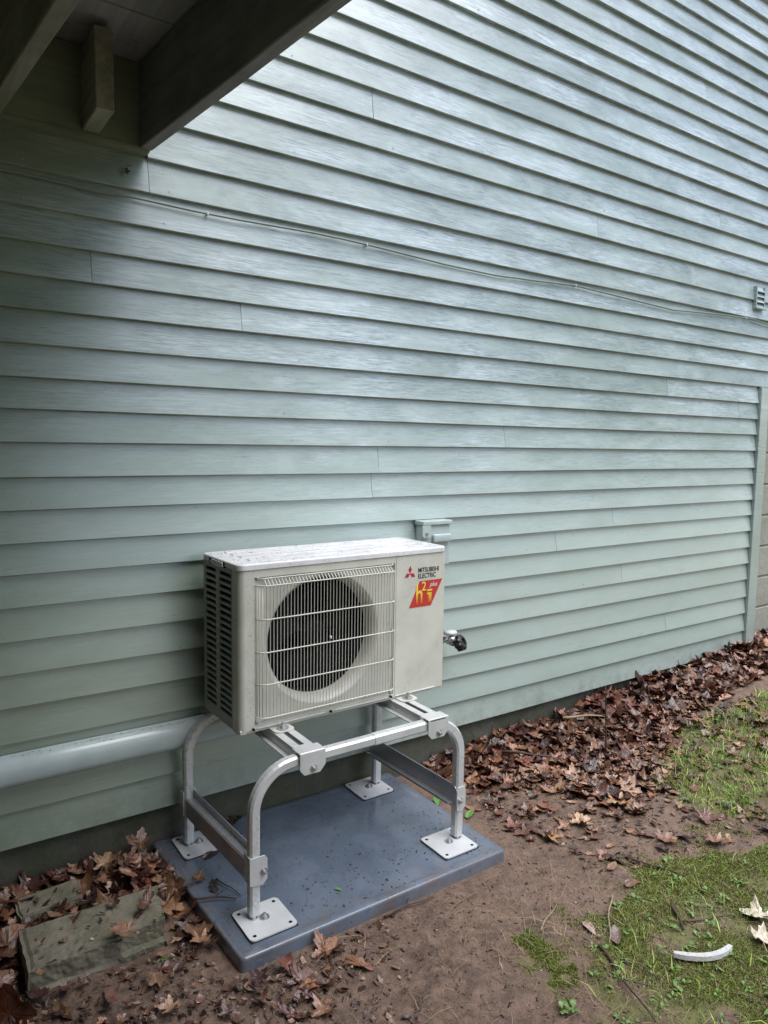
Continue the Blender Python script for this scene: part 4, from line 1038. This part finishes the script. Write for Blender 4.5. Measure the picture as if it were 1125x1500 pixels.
fr = [(x, y, random.uniform(0, pile(x, y)*.6)) for x, y in sample(LITTER, 11000)]+[(x, y, random.uniform(0, .006)) for x, y in sample(SPARSE, 1500)]+[(x, y, random.uniform(0, .01)) for x, y in sample(LEFT, 3800)]
fr += [(x, y, .002) for x, y in sample([(-1.2, -.62), (-.5, -.68), (.0, -.68), (-.2, -1.1), (-1.2, -1.2)], 1100)]
fragments('leaf_fragments', fr, 'crumbled bits of wet brown leaves matted on the soil')
# crumbs of bark, soil and grit
def crumbs(name, pts, zoff, smin, smax, label, cat, pal):
    V = []; Fc = []; C = []
    T = np.array([(1, 1, 1), (1, -1, -1), (-1, 1, -1), (-1, -1, 1)])/1.7
    for k, (x, y) in enumerate(pts):
        s = random.uniform(smin, smax)*random.choice((.6, 1, 1, 1.5)); sc = np.array((random.uniform(.5, 2.2), random.uniform(.4, 1.), random.uniform(.25, .6)))*s
        R3 = np.array(Matrix.Rotation(random.uniform(0, 6.28), 3, 'Z') @ Matrix.Rotation(random.gauss(0, .25), 3, 'X')); z = zoff if zoff is not None else gz(x, y)
        V.append((T*sc) @ R3.T+np.array((x, y, z+s*.2))); b = 4*k; Fc += [(b, b+1, b+2), (b, b+3, b+1), (b, b+2, b+3), (b+1, b+3, b+2)]; C += [np.array(random.choice(pal))*random.uniform(.7, 1.3)]*4
    return tag(mesh_np(name, np.concatenate(V), np.array(Fc), np.array(C), M['leaf']), label, cat, kind='stuff')
DIRT = [(-1.2, -.62), (-.5, -.68), (.5, -.68), (.56, -.2), (.9, -.3), (1.3, -1.0), (1.5, -1.6), (0, -1.7), (-1.2, -1.2)]
crumbs('soil_crumbs', sample(DIRT, 8000), None, .0008, .0045, 'crumbs of soil, bark and grit strewn over the bare dirt', 'soil crumbs', [(.10, .06, .045), (.16, .10, .075), (.05, .03, .025), (.22, .15, .11), (.12, .05, .04)])
crumbs('grit', sample(DIRT, 380), None, .0015, .0035, 'pale grit scattered on the dirt', 'grit', [(.45, .38, .32), (.38, .32, .27)])
crumbs('pad_debris', [(random.gauss(-.02, .20), random.gauss(-.52, .09)) for _ in range(260)][:]+[(random.gauss(.36, .06), random.gauss(-.52, .08)) for _ in range(150)]+sample([(-.44, -.64), (.45, -.64), (.44, -.0), (-.47, -.0)], 300),
       PZ+.001, .0008, .0030, 'specks of leaf and soil debris on the blue pad', 'debris', [(.06, .035, .025), (.12, .06, .035), (.03, .02, .02)])

for k, (x, y, h, r) in enumerate([(-4.4, -4.9, 3.3, 1.15), (-2.9, -5.2, 3.5, 1.2), (-1.3, -5.6, 3.2, 1.1)]):  # small unseen trees, added to cut low sky light from the left
    tree(x, y, h, r, 20+k, ['small leafy tree beside the deck post, left of the viewpoint', 'small leafy tree behind the deck, in the middle of three', 'small leafy tree directly behind the viewpoint'][k])
leaf_obj(16, -.545, -.018, 2.035, .010, Matrix.Rotation(1.3, 3, 'X'), (.30, .12, .04), 'small orange brown leaf caught in a web under the deck beam corner', name='caught_leaf')
leaf_obj(3, -.555, -.012, 2.02, .012, Matrix.Rotation(1.5, 3, 'X'), (.05, .04, .03), 'dark dead leaf stuck to the wall under the hanging deck block', name='caught_leaf')
wb = [(random.gauss(-.435, .035), random.gauss(2.052, .012)) for _ in range(70)]
V = []; Fc = []
for x, z in wb:
    b = len(V); a = random.uniform(0, 6.28); L_ = random.uniform(.001, .0045)
    V += [(x, -.0075, z), (x+L_*math.cos(a), -.010, z+L_*math.sin(a)), (x-L_*.4*math.sin(a), -.008, z+L_*.4*math.cos(a))]; Fc.append((b, b+1, b+2))
tag(raw('web_debris', V, Fc, M['strip']), 'pale specks of web and debris on the clapboard below the deck corner', 'debris', kind='stuff')
# unseen trees added around the yard to shade out the low sky
for k, (x, y, h, r) in enumerate([(-6.5, -7.5, 8.5, 2.6), (-3.0, -9.5, 9.5, 2.9), (12.5, -7.0, 8.0, 2.6), (-9.5, -3.0, 8.0, 2.6)]):
    tree(x, y, h, r, k+1, ['broad green maple at the left rear of the yard behind the viewpoint', 'green maple straight behind the viewpoint', 'green maple standing beyond the block wall end of the yard', 'green maple beyond the left end of the deck'][k])
